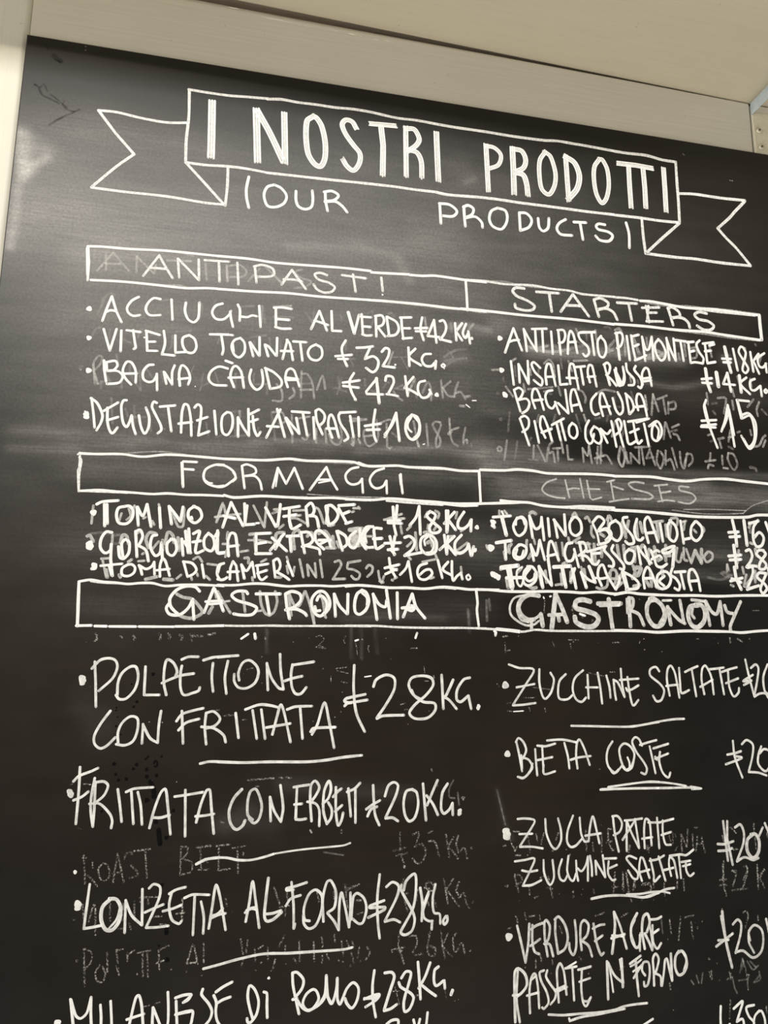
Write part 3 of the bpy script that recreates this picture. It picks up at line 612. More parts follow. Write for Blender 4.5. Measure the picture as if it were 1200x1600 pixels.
w-5.4 2956 3628 10 151 17 69;w-5.5 2989 3617 -11 121;w-5.4 2917 3755 111 1;w-5.4 2917 3740 101 -9;w~5.5 3166 3614 -25 87 -51 68;w-5.5 3166 3614 9 222;w~5.5 3254 3651 -26 37 47 48 62 49 -21 31 -52 2 -15 -40 36 -62 11 -41 -42 -24;w~4.1 3234 3697 62 49;w-5.6 3385 3640 4 173;w-5.6 3400 3640 -6 163;w-5.6 3453 3648 -85 95;w-5.6 3400 3711 62 79;w~5.6 3532 3644 -48 74 -1 51 42 9 43 -33 22 -41;w-5.6 3592 3703 -6 93;wo7.3 3637 3763
S|bullet
wo8.9 776 3765
P|menu_entry|thick chalk line reading GORGONZOLA EXTRA DOLCE 20 KG
w~4.8 911 3903 -39 -3 -30 51 0 64 33 36 33 -20 5 -45;w-4.8 913 3986 3 109 11 59;w~4.8 962 4002 13 73 27 13 32 -42 -1 -74 -28 -22 -23 33 17 100;w~4.8 1071 3888 10 92 11 92;w~4.9 1071 3893 30 -15 20 45 -18 56 -16 19;w~4.8 1095 3989 55 35 22 77;w~4.9 1218 3910 -31 11 -8 74 35 64 34 -20 4 -74;w-4.9 1252 3965 16 124;w~4.9 1321 3935 -29 38 9 65 36 17 24 -47 -17 -65 -27 -8;w-4.9 1392 3932 16 121;w-4.9 1416 3875 27 158;w-5.0 1437 3856 19 177;w-4.9 1411 3950 50 83;w~5.0 1471 3892 44 -20 -18 94 0 66 53 -21;w-5.0 1470 3953 58 -11;w~5.0 1579 3883 -29 44 8 65 46 22 21 -42 -12 -57 -36 -31;w~5.0 1626 3905 21 -29 -9 95 12 56 46 -1;w-5.0 1642 3862 8 165 54 -6;w~5.0 1729 4048 -10 -108 20 -62 33 13 25 155;w-5.0 1725 3978 73 -12;w-5.1 1920 3876 107 -9;w-5.1 1920 3876 6 143;w-5.1 1923 3952 79 -17;w-5.1 1921 4024 117 -4;w-5.1 2038 3901 112 97;w-5.1 2127 3869 -99 128;w-5.1 2108 3888 -43 98;w-5.2 2146 3887 95 -8;w-5.2 2170 3886 13 115;w-5.2 2250 3854 33 154;w~5.2 2250 3854 58 -2 35 48 -23 39 -57 21;w~5.2 2301 3954 87 22 11 38;w~5.2 2427 3975 -60 -57 -6 -68 33 -15 60 51 26 77;w-5.2 2386 3908 97 -3;w-5.2 2397 3937 76 -42;w-5.3 2521 3835 47 145;w~5.3 2531 3834 59 38 11 58 -29 30;w~5.3 2668 3829 -48 51 1 59 39 18 39 -70 -1 -78;w~5.3 2698 3809 11 98 40 57;w~5.4 2802 3790 -55 7 -29 70 31 78 60 3;w~5.4 2772 3796 -34 51 11 68;w~5.4 2867 3802 -55 2 1 60 16 93 54 -26;w-5.4 2803 3884 70 -7
S|price
w-5.4 2933 3860 36 142;w-5.4 2973 3858 -19 120;w-5.4 2893 3915 126 -9;w-5.4 2919 3964 80 -7;w-5.4 2939 3958 35 39;w~5.4 3049 3865 41 -11 41 39 -20 60 -61 52;w-5.4 3050 4006 142 -31;w~5.5 3233 3834 -51 37 0 80 51 38 62 -22 11 -70 -31 -49 -47 -14;w~4.1 3239 3849 -31 31 5 40;w~4.1 3254 3858 31 50 -21 60 -51 12;w-5.5 3368 3834 20 150;w-5.5 3399 3843 -11 141;w-5.5 3451 3841 -120 110;w-5.5 3388 3904 73 83;w~5.6 3509 3829 -53 63 5 70 42 9 47 -32 16 -41;w-5.6 3566 3898 20 91;w-5.6 3592 3988 16 -71;wo6.2 3618 3947;wo4.1 3624 3937
S|bullet
wo9.7 768 3990;wo8.8 769 4013;wo10.5 770 4001
P|menu_entry|chalk line reading TOMA DI CAMERI 16 KG
w~4.2 852 4142 72 -9 72 -9;w-4.2 917 4104 21 108;w-5.3 911 4140 22 68;w~4.3 1035 4128 -37 28 3 45 40 9 37 -24 6 -37 -23 -22 -30 3;w~4.3 1109 4131 15 31 11 36;w~4.3 1109 4131 50 26 38 -20 15 -32;w-4.3 1212 4105 8 91;w~4.3 1258 4209 -5 -78 15 -51 23 23 33 100;w-4.3 1233 4164 88 -12;w-4.4 1415 4099 33 106;w~4.4 1411 4097 63 10 33 45 -20 33 -39 20;w-4.4 1544 4114 20 97;w~4.4 1699 4101 -36 15 -10 61 25 45 27 -5;w~4.4 1699 4101 -26 14 -16 61;w~4.4 1659 4218 37 4 31 -19;w-4.4 1746 4216 0 -79 16 -52 25 32 18 112;w-4.4 1728 4164 79 -5;w-4.5 1823 4107 27 102;w~4.5 1823 4107 39 46 39 -67;w-4.5 1901 4086 23 112;w-4.5 1929 4113 88 -16;w~4.5 1939 4113 12 75 24 28 36 -25;w-4.5 1941 4169 69 -25;w-4.5 2054 4072 18 123;w~4.5 2058 4072 28 -15 20 42 -8 38 -22 20;w~4.5 2075 4152 62 32 39 27;w-4.5 2157 4074 46 108
S|price
w-4.8 2929 4028 11 78 41 67;w-4.8 2895 4105 115 -30;w-4.7 2901 4151 89 -41;w-4.8 2950 4106 40 13;w~4.8 3081 4048 -20 55 -45 50;w-4.8 3081 4048 28 157;w~4.8 3228 4059 -56 21 -20 50 20 49 51 4 46 -41 -15 -34 -41 6 -41 35;w-4.9 3315 4032 36 138;w~4.9 3398 4044 -42 61 72 43;w~4.9 3429 4038 0 85 9 65 32 -36 36 -26;w-4.9 3501 4126 12 50;w~3.6 3564 4138 -19 17 13 25 21 -16 -15 -26
S|bullet
wo7.9 809 4139;wo3.5 794 4163;w~4.4 821 4134 -2 27 -25 5
P|menu_entry|thick chalk line reading TOMINO BOSCAIOLO 16
w-5.3 3772 3676 151 -17;w-7.4 3847 3672 35 144;w-4.2 3848 3626 21 46;w~5.3 3978 3672 -35 69 21 62 32 14 44 -38 13 -73 -32 -41 -44 13;w~4.3 3965 3730 7 -47 49 -7 21 51;w-5.4 4082 3652 23 177;w~5.4 4082 3652 47 103 45 -22 13 -74;w-5.4 4187 3659 16 187;w-5.4 4242 3667 9 146;w-5.4 4297 3675 23 146;w~5.4 4292 3675 48 62 48 66;w-5.4 4386 3629 7 174;w~5.5 4467 3647 -36 55 8 73 44 25 47 -39 -3 -74 -38 -41 -40 13;w~4.4 4635 3694 36 83 14 84;w~5.5 4636 3683 53 -50 50 35 -37 55 -24 33;w~5.5 4689 3755 70 -23 39 41 -32 65 -93 29;w~4.4 4684 3756 63 -13 33 41 -37 44;w~5.6 4844 3659 -60 40 2 85 61 46 43 -50 -8 -85 -44 -36;w~5.6 4950 3628 -41 12 14 64 65 83 9 54 -47 12 -28 -21;w~5.6 5037 3640 -28 93 19 74 34 10 25 -22;w~5.7 5131 3836 -23 -107 -1 -75 37 -34 37 85 39 123;w-5.7 5130 3755 72 -8;w-5.7 5248 3670 18 151;w~5.7 5352 3639 -34 50 6 97 46 31 33 -55 -12 -76 -51 -47;w-5.7 5442 3640 17 191;w~5.7 5461 3798 61 -13;w~5.8 5581 3640 -40 51 -6 77 46 37 53 -51 5 -66 -46 -48 -18 6
S|price
w-7.1 5941 3615 21 116 3 105;w-5.9 5894 3722 100 -9;w-5.9 5903 3761 101 -9;w-7.1 6054 3611 12 216;w~5.9 6193 3605 -50 64 -10 112 26 54 52 -13 25 -67 -40 -44 -55 47;w-6.0 6102 3637 97 -27;w-6.0 6268 3619 34 111
S|bullet
wo8.4 3776 3717;wo7.4 3771 3743;w-6.3 3760 3707 23 51
P|menu_entry|thick chalk line reading TOMA GRESSONEY 28
w-6.3 3795 3881 129 -23;w-5.2 3870 3868 5 143;w~5.3 3989 3889 -45 48 -1 51 37 20 55 -33 13 -62 -43 -24 -22 8;w~4.2 3972 3926 -13 52 44 9 23 -52;w-5.3 4087 3886 23 128;w~5.3 4087 3891 46 81 32 -125;w-5.3 4165 3847 39 159;w~5.4 4245 4082 -12 -123 14 -94 22 -11 26 62 30 92;w-5.3 4227 3975 72 -18;w~5.4 4447 3859 -45 12 -25 73 20 62 45 -6 25 -58;w-5.4 4462 3911 34 144;w-5.4 4509 3851 28 151;w~5.4 4504 3857 45 -2 20 52 -35 33 -35 22;w~5.4 4522 3956 50 14 48 56;w~5.5 4574 3928 86 -24 87 -29;w~5.4 4613 3937 8 84 33 9 24 -32;w-5.5 4613 3943 80 -8;w~5.5 4737 3883 -9 30 43 46 35 46 -7 37 -37 -2;w~5.5 4810 3868 -16 43 57 61 45 57 -4 37 -32 -8;w~5.5 4953 3895 -43 44 8 63 46 9 32 -53 -3 -43 -46 -17;w-5.6 5030 3871 21 149;w~5.6 5030 3871 54 73 67 62;w-5.6 5094 3869 38 148;w-5.6 5151 3900 25 74;w~5.6 5156 3921 48 -23 23 10;w~5.6 5152 3974 73 -34 22 21;w~5.6 5177 3963 19 63 47 10 49 -28;w~5.7 5373 3860 -24 1 -92 35 5 22 60 -8 50 -39;w-6.8 5365 3882 -22 151
S|price
w-7.0 5935 3831 9 110 5 82;w-5.8 5877 3926 125 -14;w-5.8 5887 3959 112 -9;w~5.9 6049 3877 38 -12 21 49 -24 56 -41 45;w~5.9 6043 4015 51 -13 55 4;w~5.9 6225 3866 -50 2 -22 34 46 43 40 43 -22 39 -50 -5 17 -55 57 -68 -22 -32
S|bullet
wo11.5 3751 3923
P|menu_entry|thick chalk line reading FONTINA D AOSTA 28
w-8.4 3834 4078 140 -21;w-8.3 3887 4071 34 166;w-6.3 3875 4158 134 -7;w-5.2 3909 4081 23 141;w~5.3 4066 4062 -40 46 -7 82 43 24 55 -37 12 -61 -31 -50 -43 -4;w~5.3 4076 4077 -45 62 31 40 44 -22 12 -41;w~4.2 4031 4129 -34 91 -32 -29 2 -91 44 -32;w-6.3 4153 4059 27 168;w~5.3 4158 4069 47 76 52 65;w-5.3 4231 4001 27 204;w-7.5 4279 4061 144 -12;w-7.5 4351 4059 27 159;w-6.4 4439 4072 27 154;w-5.4 4462 4067 -43 104;w-6.4 4516 4096 40 123;w~5.4 4516 4101 65 56 55 19;w-6.5 4586 4048 50 128;w~5.4 4691 4201 -30 -77 15 -73 35 -17 30 78 74 117;w~5.5 4815 4229 31 -57 9 -53;w~4.9 4644 4140 50 4 57 -12;w-8.8 4885 4087 33 135;w~5.5 4880 4082 78 35 61 51 -9 47 -104 13;w~5.5 5074 4214 -6 -100 40 -75 37 52 40 115;w-5.5 5067 4135 88 -7;w~5.6 5240 4073 -43 38 -5 74 39 31 60 -22 28 -65 -32 -52 -53 -4;w~5.6 5261 4110 -49 43 44 41;w~5.6 5337 4044 -16 54 45 30 32 53 -14 42 -35 -15;w-5.6 5358 4075 102 -8;w-5.6 5412 4074 26 138;w~5.7 5503 4221 -18 -85 11 -75 37 -11 37 63 16 112;w-5.7 5502 4147 72 -7
S|price
w-6.9 5925 4018 10 97 41 91;w-5.8 5878 4138 119 -30;w-5.8 5892 4116 90 31;w~5.8 6055 4020 44 -7 1 55 -68 137;w~5.8 6032 4205 57 -17 64 -18;w~5.8 6232 4065 -69 -4 -22 39 64 53 21 43 -42 39 -21 -38 69 -132;w-5.9 6255 4020 18 208
S|bullet
wo9.3 3764 4130;wo9.3 3806 4154;wo9.3 3785 4140
P|heading_frame|long ruled box of the GASTRONOMIA and GASTRONOMY heading
w~4.2 721 4255 75 -13 77 12 85 4 87 8 77 -8 86 -2 89 19 105 -10 125 -4 180 5;w-5.1 719 4257 5 120 5 106 3 79;w-4.3 724 4560 100 -3;w-4.3 845 4561 80 1;w-4.1 942 4563 178 -1;w-4.1 1138 4562 238 -1;w-4.2 1384 4559 158 -3 179 -6;d~3.5 796 4251 77 9 128 3;w~4.4 1661 4260 118 -1 128 -14 102 0 150 14 113 -7 133 -3 96 3 135 -11 157 3;d~3.7 1676 4549 180 2 183 -4 148 1 187 -2;d~3.8 2374 4546 229 -2 194 0;w~4.7 2597 4250 98 -10 98 4 138 10 140 -3 142 5 143 -17 123 7 83 8 84 -1 168 1;d~4.0 3253 4251 103 -7 103 7;d~3.9 2603 4542 233 -1 157 8 240 3 264 -2 207 3;w~4.8 3625 4263 9 94 -6 59 14 118;w~5.0 3625 4253 105 1 148 9 171 -1 196 -6 176 2 100 5 146 -10 135 13 114 -15;d~4.1 3621 4551 135 6 137 6 106 12 107 -16 129 7 174 0 199 -1 292 -5;w~6.1 3788 4556 105 9 84 9;w~5.3 4801 4271 115 -20 115 11 302 7 190 -4 216 3 245 -11 261 -5;w-5.4 6248 4250 -5 151 -11 148;w~5.2 4787 4558 226 3 161 9 233 -12 237 0 192 2 109 7 135 -12 137 -9
P|heading_word|large white capitals reading GASTRONOMIA
w~5.0 1538 4308 -33 -31 -67 -3 -60 28 -41 56 4 54 28 36 32 26;w~5.0 1335 4394 -20 36 16 36 31 13 52 -5 51 -46 27 -59;w-5.0 1492 4364 17 145;w-5.1 1636 4283 -59 175;w~5.1 1636 4283 29 50 46 114;w-4.1 1582 4381 121 -11;w-4.1 1614 4399 90 -11;w~5.1 1878 4320 -14 -18 -64 1 -35 29 38 36 92 26 52 27 -31 47 -81 5 -51 -8;w-5.6 1938 4319 176 -3;w-5.6 2012 4323 29 148;w-5.2 2151 4315 13 94 23 88;w~5.3 2151 4315 46 -19 58 17 10 47 -45 48 -65 24;w~5.2 2183 4427 56 -1 57 27 15 19;w~5.3 2384 4358 13 -28 29 -1 29 37 2 57 -37 48 -38 -9 -35 -56 3 -66 46 -48 48 8 35 57 -3 56 -37 48;w~5.3 2409 4433 -28 1 -10 -29;w-5.3 2512 4309 13 165;w~5.4 2512 4309 40 84 59 61;w-5.4 2616 4307 0 147;w~5.4 2725 4276 -39 29 -18 67 6 67 34 18 48 -38 19 -67 -21 -58 -34 -18;w~3.9 2720 4295 40 38 1 57;w-5.4 2808 4303 32 191;w~5.5 2808 4308 46 71 49 19 10 -49;w-5.5 2910 4272 33 211;w-5.5 2994 4290 4 197;w-5.5 3112 4297 -70 175;w~5.5 3112 4297 30 97 71 86;w-5.5 3032 4405 100 -11;w~5.5 3072 4414 40 9 20 -29 -40 -9
P|heading_word|smudged outlined capitals reading GASTRONOMY
q~8.3 4146 4293 -76 -8 -65 36 -34 60 20 60 53 39 53 0;q~4.1 4027 4290 -86 22 -39 61 4 69 52 49 74 34 64 -6 44 -30;q~4.1 4103 4274 -76 16 -55 52 -12 70 30 69 64 19;q~5.2 4065 4490 65 -31 28 -30;q-8.3 4158 4439 13 90;q-6.2 4076 4490 0 64;q-9.4 4288 4275 -42 273;q~8.4 4288 4275 51 111 40 110;q-6.3 4223 4443 125 -7;q-7.3 4304 4447 7 40;q~9.6 4585 4331 -67 -14 -56 16 -2 51 77 20 88 29 26 40 -42 51 -77 6 -76 -34 -10 -41;q-8.6 4651 4346 203 -4;q~4.3 4667 4366 175 -8;q-8.6 4748 4308 11 133 12 102;q-7.6 4931 4295 -3 124 2 107;q-4.9 4908 4305 -1 114;q~6.5 4925 4295 40 9 -9 63 -42 31;q~6.5 4943 4398 67 30 40 87;q~8.8 5133 4296 -44 58 0 94 53 71 70 -11 34 -73 -24 -83 -66 -51 -41 1;q~4.9 5108 4323 81 -2 47 94 -46 83;q-7.7 5274 4362 20 145;q~6.6 5279 4372 88 93 57 31;q-6.7 5390 4308 23 177;q~8.9 5553 4347 -72 12 -23 74 24 73 58 20 63 -53 12 -74 -26 -52 -60 -5;q~5.6 5504 4369 -10 53 21 31;q-5.6 5497 4301 142 13;q-6.7 5628 4309 26 200;q~6.8 5633 4320 48 78 47 15 38 -101;q-6.8 5766 4312 12 196;q~6.8 5806 4343 20 53 59 15;q~6.8 5961 4309 -50 86 -65 117 0 43;q-4.4 5231 4312 82 -3
P|menu_entry|tall chalk lines reading POLPETTONE CON FRITTATA 28 KG
e-4.1 864 4803 15 131 15 171;e~4.2 848 4850 49 -56 54 -14 46 14 17 47 -26 75 -84 83;e~4.2 1018 5028 25 28 45 -5 51 -60 17 -84 -18 -66 -37 -4 -52 42 -23 65 1 84;e-4.2 1200 4837 3 192 102 1;e~4.3 1351 5031 -22 -85 -1 -104 15 -53 44 24 27 57 -12 43;e~4.3 1316 4950 49 -23 74 -28 91 -14;e~4.3 1440 4789 48 -19 67 0;e~4.3 1444 4832 -6 58 6 94 26 48 60 -14 37 -14 8 -23;e~4.4 1589 4794 71 -21 116 -8;e~4.3 1657 4813 -4 96 14 101;e~4.4 1760 4799 -16 111 15 115;e~4.4 1687 4773 77 -8 67 -5;e~4.4 1844 4934 -7 -53 26 -68 48 -19 51 39 16 49 -21 68 -57 38 -59 -5 -31 -44 -2 -48;e-4.4 2035 4814 14 189;e~4.4 2035 4818 38 103 52 68 35 10;e~4.5 2127 4750 9 122 24 127;e~4.5 2219 4824 -8 68 8 88 27 49 40 1 38 -44;e-4.5 2219 4828 156 -24;e~4.5 2163 4941 59 -19 70 -15;e~4.1 990 5133 -53 77 -38 81 4 55 38 32 43 -17 50 -53;e~4.1 1042 5353 58 8 52 -28 23 -73 -5 -73 -47 -15 -51 41 -23 63 6 73;e-4.1 1209 5224 1 128;e~4.1 1209 5229 51 88 53 33;e~4.2 1323 5138 -9 88 -1 124;e-4.2 1462 5140 20 218;e~4.2 1429 5209 34 -46 64 -22 80 -18;e~4.2 1446 5270 48 -50 88 -25;e~4.2 1627 5156 -4 94 15 117;e~4.3 1627 5156 52 -9 45 48 -31 47 -56 17;e~4.3 1599 5249 85 11 69 48 17 48;e-4.3 1830 5159 27 170;e~4.4 1896 5136 96 -32 78 6 60 15;e-4.3 1947 5142 37 195;e-4.4 2008 5138 34 200;e~4.4 2092 5311 30 -129 22 -76 27 58 51 201;e-4.4 2047 5262 170 -25;e~4.4 2190 5140 58 -19 120 -3;e-4.4 2284 5132 23 211;e~4.5 2374 5316 38 -71 46 -150 33 112 45 204;e~4.4 2363 5297 19 -24 161 -5
S|price
e~4.6 2673 4829 -2 164 23 178 64 133;e~4.6 2759 5039 -139 28 -15 20 37 10 133 -18;e~4.5 2606 5121 20 -19 36 -5;e~4.6 2819 4985 20 -50 73 -35 64 25 0 81 -62 109 -67 93;e~4.6 2847 5213 47 -19 157 -3;e~4.7 3109 5012 26 45 65 41 85 11 6 51 -59 54 -96 3 -43 -40 43 -60 85 -69 54 -70 -11 -51 -64 -19 -86 13 -27 55 38 71 64 36;e-4.7 3342 4902 13 248;e~4.8 3433 4938 -39 81 -27 51;e~4.7 3356 5059 48 31 54 62;e~4.8 3565 4923 -50 15 -50 72 -6 71 32 20 61 -45;e-4.8 3552 5056 21 97;eo5.9 3632 5134;eo5.9 3628 5149
S|bullet
eo9.2 790 4915;eo9.2 794 4933;eo6.7 794 4947
S|underline
e~4.2 1603 5495 64 -12 142 8;e~4.4 1722 5486 171 10 192 0 254 7 139 -8 120 -16 142 -11
P|menu_entry|tall chalk line reading FRITTATA CON ERBETTE 20 KG
e~4.0 823 5495 4 146 -2 214;e~4.0 788 5587 32 -34 77 -29 41 -19;e~4.0 798 5706 50 -20 40 -32;e~4.0 922 5569 -13 119 3 88 21 101;e-4.0 928 5592 6 185 -2 96;e~4.0 929 5596 52 -3 29 28 -22 61 -54 47;e~4.0 900 5732 65 2 67 64 20 45 -3 48;e~4.0 1074 5645 19 94 20 115;e~4.1 1128 5665 52 -20 122 -5;e-4.0 1162 5662 27 209;e~4.0 1204 5668 24 85 17 124;e~4.1 1294 5902 22 -110 38 -115 30 -21 19 95 30 196;e~4.1 1318 5836 46 2 57 -15;e-4.1 1515 5665 15 300;e~4.1 1446 5706 82 -9 106 -14;e~4.1 1598 5879 26 -120 32 -85 23 -3 16 118 24 167;e~4.1 1591 5839 55 -2 69 -9;q~4.8 1896 5673 -52 58 -29 81 13 82 39 42 42 -21 17 -35;q~4.2 1978 5877 -35 -33 -4 -91 17 -64 37 -12 31 61 13 64 -17 73 -32 25 -34 -28;e-4.2 2091 5731 11 161;e~4.2 2091 5731 32 93 49 75;e~4.3 2161 5655 24 153 -13 91;e-4.3 2278 5668 -3 217;e~4.3 2254 5672 58 -8 54 -5;e-4.3 2262 5788 54 -3;e~4.3 2275 5887 34 4 39 -5;e~4.3 2387 5904 -13 -135 2 -103 29 -32 31 44 -24 55 -28 36;e~4.3 2354 5773 60 16 26 47 2 102;e~4.4 2496 5927 -27 -89 2 -131 33 -69 16 52 -18 65 -39 36;e~4.3 2502 5783 26 48 -3 55 -29 41;e~4.4 2555 5682 3 159 17 98 24 -31 12 -51;e~4.4 2536 5747 34 -36 25 -18;e-4.4 2553 5846 49 -40;e~4.4 2636 5717 55 -21 39 -37;e-4.4 2645 5694 21 189;e-4.4 2696 5705 4 221
S|price
e~4.4 2825 5677 7 109 11 95 31 71;e~4.4 2777 5840 40 -26 60 -31;e~4.4 2787 5888 25 -46 45 -17;e~4.5 2913 5756 25 -71 41 -23 31 25 -20 76 -71 140;e~4.4 2919 5907 51 -2 42 25;e~4.5 3119 5715 -47 13 -20 76 11 86 31 44 41 -22 26 -85 -11 -87 -36 -25;e-4.5 3197 5679 23 255;e~4.6 3308 5658 -37 77 -42 94;e~4.5 3224 5762 47 59 39 79;e~4.6 3385 5685 -40 62 -11 106 21 39 42 -27 24 -43;e-4.6 3421 5822 2 82;eo6.5 3477 5878;eo6.5 3473 5897
S|bullet
eo7.2 769 5650;eo8.0 779 5670
S|underline
e~4.1 1612 6146 67 -28 74 -5;e~3.8 1668 6118 73 -7 74 5 75 18 84 4 85 -13 75 -19;e~3.0 2134 6106 114 -12 115 -8 156 -6 99 -5 49 -14
P|menu_entry|tall chalk line reading LONZETTA AL FORNO 28 KG
e~3.8 941 6233 -9 146 -7 121;e~3.8 925 6500 55 -5 59 -8;e~5.5 1079 6330 -48 47 -3 76 30 60 43 7 39 -51 3 -84 -29 -49 -44 -7;e~3.1 1139 6393 -16 66 -48 55;e-3.9 1173 6344 7 198;e~3.9 1174 6348 43 92 69 64;e-3.9 1274 6282 12 222;e~3.9 1316 6280 29 -24 41 20 0 64 -46 116 -27 62;e~3.9 1313 6521 66 2 75 -4;e~3.9 1299 6427 55 -21 61 -21;e~4.0 1464 6311 -13 85 23 86 46 29 17 -16;e~4.0 1447 6322 43 -23 62 -13;e~4.0 1413 6427 66 -13 52 -18;e~4.0 1547 6354 53 -18 109 8;e-4.0 1614 6346 1 240;e~4.0 1657 6383 23 96 1 103;e~4.0 1716 6554 17 -141 17 -129 31 80 46 206;e~4.0 1723 6477 45 -10 35 -32;e~4.0 1728 6491 49 -19 45 -5;e~4.1 1958 6528 19 -117 17 -135 23 112 33 185;e~4.1 1951 6471 36 -24 42 -6;e~4.1 1960 6458 37 -10 33 10;e~4.6 2100 6260 -12 132 -6 105 16 36 42 -6 59 -44;e~4.1 2091 6489 47 -2 56 -14;e~4.1 2259 6296 19 152 5 145;e-4.1 2291 6563 -6 30;e~4.2 2365 6304 -81 20 -57 10 1 13 47 -1;e~4.2 2324 6384 -66 18 -32 43;e~4.2 2391 6552 -34 -11 -7 -71 31 -87 48 -28 44 43 -2 98 -36 86 -47 19 -35 -34 -6 -53;e~4.2 2487 6563 -8 -147 26 -106 29 -7 36 74 -8 98 -47 32;e~4.2 2515 6512 45 52 35 60;e~4.2 2595 6624 1 -156 13 -84 26 87 32 140;e~4.2 2667 6611 8 -111 -2 -112;e~4.2 2681 6563 12 -143 29 -25 50 39 16 73 -23 79 -30 7 -44 -34
S|price
e~4.3 2881 6281 -16 159 7 163 13 94;e~4.3 2915 6454 -99 28 -5 13 109 3 -5 17 -113 43;e~4.3 2929 6366 45 -29 46 30 -15 72 -84 149;e~4.3 2921 6592 65 -9 45 21;e~4.3 3055 6397 20 -63 61 -43 11 74 -20 146 -61 105 -30 52 31 20 50 -24 20 -71 -21 -65 -51 -85 -30 -57 5 -27;e~4.4 3177 6386 16 102 -5 118;e~4.0 3239 6417 -36 90 0 73 35 29 31 2;e-4.4 3264 6611 -3 54;e~4.0 3290 6369 -21 96 10 92 41 12 5 64;e-4.4 3198 6534 41 -108;e~4.4 3367 6586 -21 30 10 24 21 -22 0 -32
S|bullet
eo8.6 875 6347;eo8.6 880 6359;eo7.8 877 6372
S|underline
e~4.1 1694 6798 98 -17 126 -24 164 -20 168 8 189 3 192 2 63 -9
P|menu_entry|chalk line reading MILANESE DI POLLO 28 KG
w~3.9 877 6911 13 71 20 105 8 59;w~3.9 881 6915 34 91 32 22 36 -30 18 -88;w~3.9 1001 6910 6 97 11 90 7 44;w~3.9 1061 6960 10 75 4 111;w~4.0 1122 6943 11 90 12 120;w~4.0 1235 7161 17 -102 23 -118 19 -17 19 50 14 92 11 105;w-4.0 1228 7060 105 -24;w~4.0 1387 7003 1 83 5 83;w~4.0 1387 7003 41 87 37 85;w~4.0 1475 6920 9 99 1 91 -20 65;w~4.1 1524 6959 48 -12 49 1 -15 29 -31 13;w~4.1 1530 6978 9 92 19 122 53 5;w-4.1 1530 7058 97 -11;w~4.1 1548 6953 40 -8 37 3 -19 21 -31 21;w~4.1 1538 7055 64 -10 37 3 -2 46 -6 29 -22 43;w~4.1 1697 6920 -6 34 48 57 23 48 -10 45 -31 35 -39 27;w~4.2 1781 6946 44 -27 61 -26;w~4.1 1769 6964 19 44 -1 53 11 55 30 41 42 19;w~4.2 1788 7016 41 -20 49 -13;w~4.2 2030 7129 -24 -71 -15 -71 10 -61 35 26 28 72 -10 77 -35 46 -21 -2 -6 -23;w~4.2 2096 6971 21 11 3 70 5 78;wo3.7 2126 6889;w~4.3 2284 6870 7 80 30 120 15 56;w~4.3 2284 6870 31 -1 44 47 -7 54 -50 59;w-4.3 2290 7034 30 -4;w~4.3 2320 7038 36 50 44 24 42 -24 25 -45 -18 -49 -27 -10 -42 28 -20 53 31 42 52 -11 51 -35 25 -53 -3 -104 12 129 28 49;w~4.3 2477 7075 33 -60 5 -111 4 104 32 74 21 -30 17 -70 3 -55 3 127 18 37 25 -49;w~4.4 2638 7042 22 -46 43 -32 37 39 -8 71 -35 48 -36 -31 -13 -32
S|price
w~4.4 2850 6899 -12 96 6 104 19 93;w~4.4 2781 7074 67 -18 40 -1 -22 30 -75 38;w~4.4 2781 7070 76 2 27 -9;w~4.5 2923 6921 50 0 19 30 -27 78 -44 125;w~4.4 2921 7158 45 -8 45 -24;w~4.5 3042 6963 32 -38 37 11 -18 72 -32 102 5 65 36 -13 28 -62 -19 -34 -73 -47 -14 -29;w~4.5 3161 6870 10 111 9 127;w~4.5 3250 6881 -37 87 -47 70;w~4.5 3194 7024 46 37 51 36;w~4.6 3311 6911 -29 22 -4 73 18 27 52 -29;w-4.6 3352 7004 5 50;w-5.3 3413 7071 -12 27
S|bullet
wo8.2 811 7041;wo8.2 809 7055
P|menu_entry|chalk line reading price at the foot of the left column
w~4.2 2940 7243 36 -20 45 4 -9 54 -53 59;w-4.3 3130 7233 28 102;w-4.3 3176 7233 -27 93;w~4.3 3231 7197 -9 72 -9 63
P|menu_entry|tall thin chalk line reading ZUCCHINE SALTATE 20
e~4.0 3881 4825 85 27 120 13 -66 107 -111 155;e~4.0 3908 5132 85 -4 101 -12;e-4.0 3940 4998 149 -25;e~4.1 4132 4862 -3 100 20 95 28 29 48 -50 26 -94 -27 -53;e~4.1 4352 4900 -55 53 -15 94 16 42 64 1 42 -31;e~4.1 4500 4871 -73 61 -21 85 26 74 46 21 39 -33;e-4.1 4536 4906 2 181;e-4.1 4520 5002 102 1;e~4.2 4624 4890 18 118 10 119;e~4.2 4698 4912 22 86 6 85;e~4.2 4759 4945 5 85 9 70;e~4.2 4757 4945 37 21 54 113;e~4.2 4826 4859 4 108 18 112;e-4.2 4813 4947 165 -10;e~4.2 4881 4924 12 118 24 102 51 -42;e~4.2 4869 5026 43 -5 63 -32;e-4.2 4864 5010 17 27;e~4.3 5165 4881 -29 -35 -50 19 -3 49 82 65 34 55 -29 70 -44 10 -28 -43;e~4.3 5246 5072 -17 -125 12 -82 33 -27 33 66 25 185;e-4.3 5220 4996 106 -10;e~4.3 5345 4854 1 116 7 82 71 -22;e~4.4 5396 4887 52 -22 68 -25;e-4.3 5460 4871 25 209;e~4.4 5560 5064 -17 -115 13 -89 34 -22 44 89 12 138;e-4.4 5526 5006 119 -57;e~4.4 5613 4866 78 -6 65 -8;e-4.4 5716 4872 25 194;e~4.4 5734 4888 73 -22 72 -16;e~4.4 5792 4883 3 123 32 77 48 -27 9 -39;e-4.4 5765 4978 120 -39
S|price
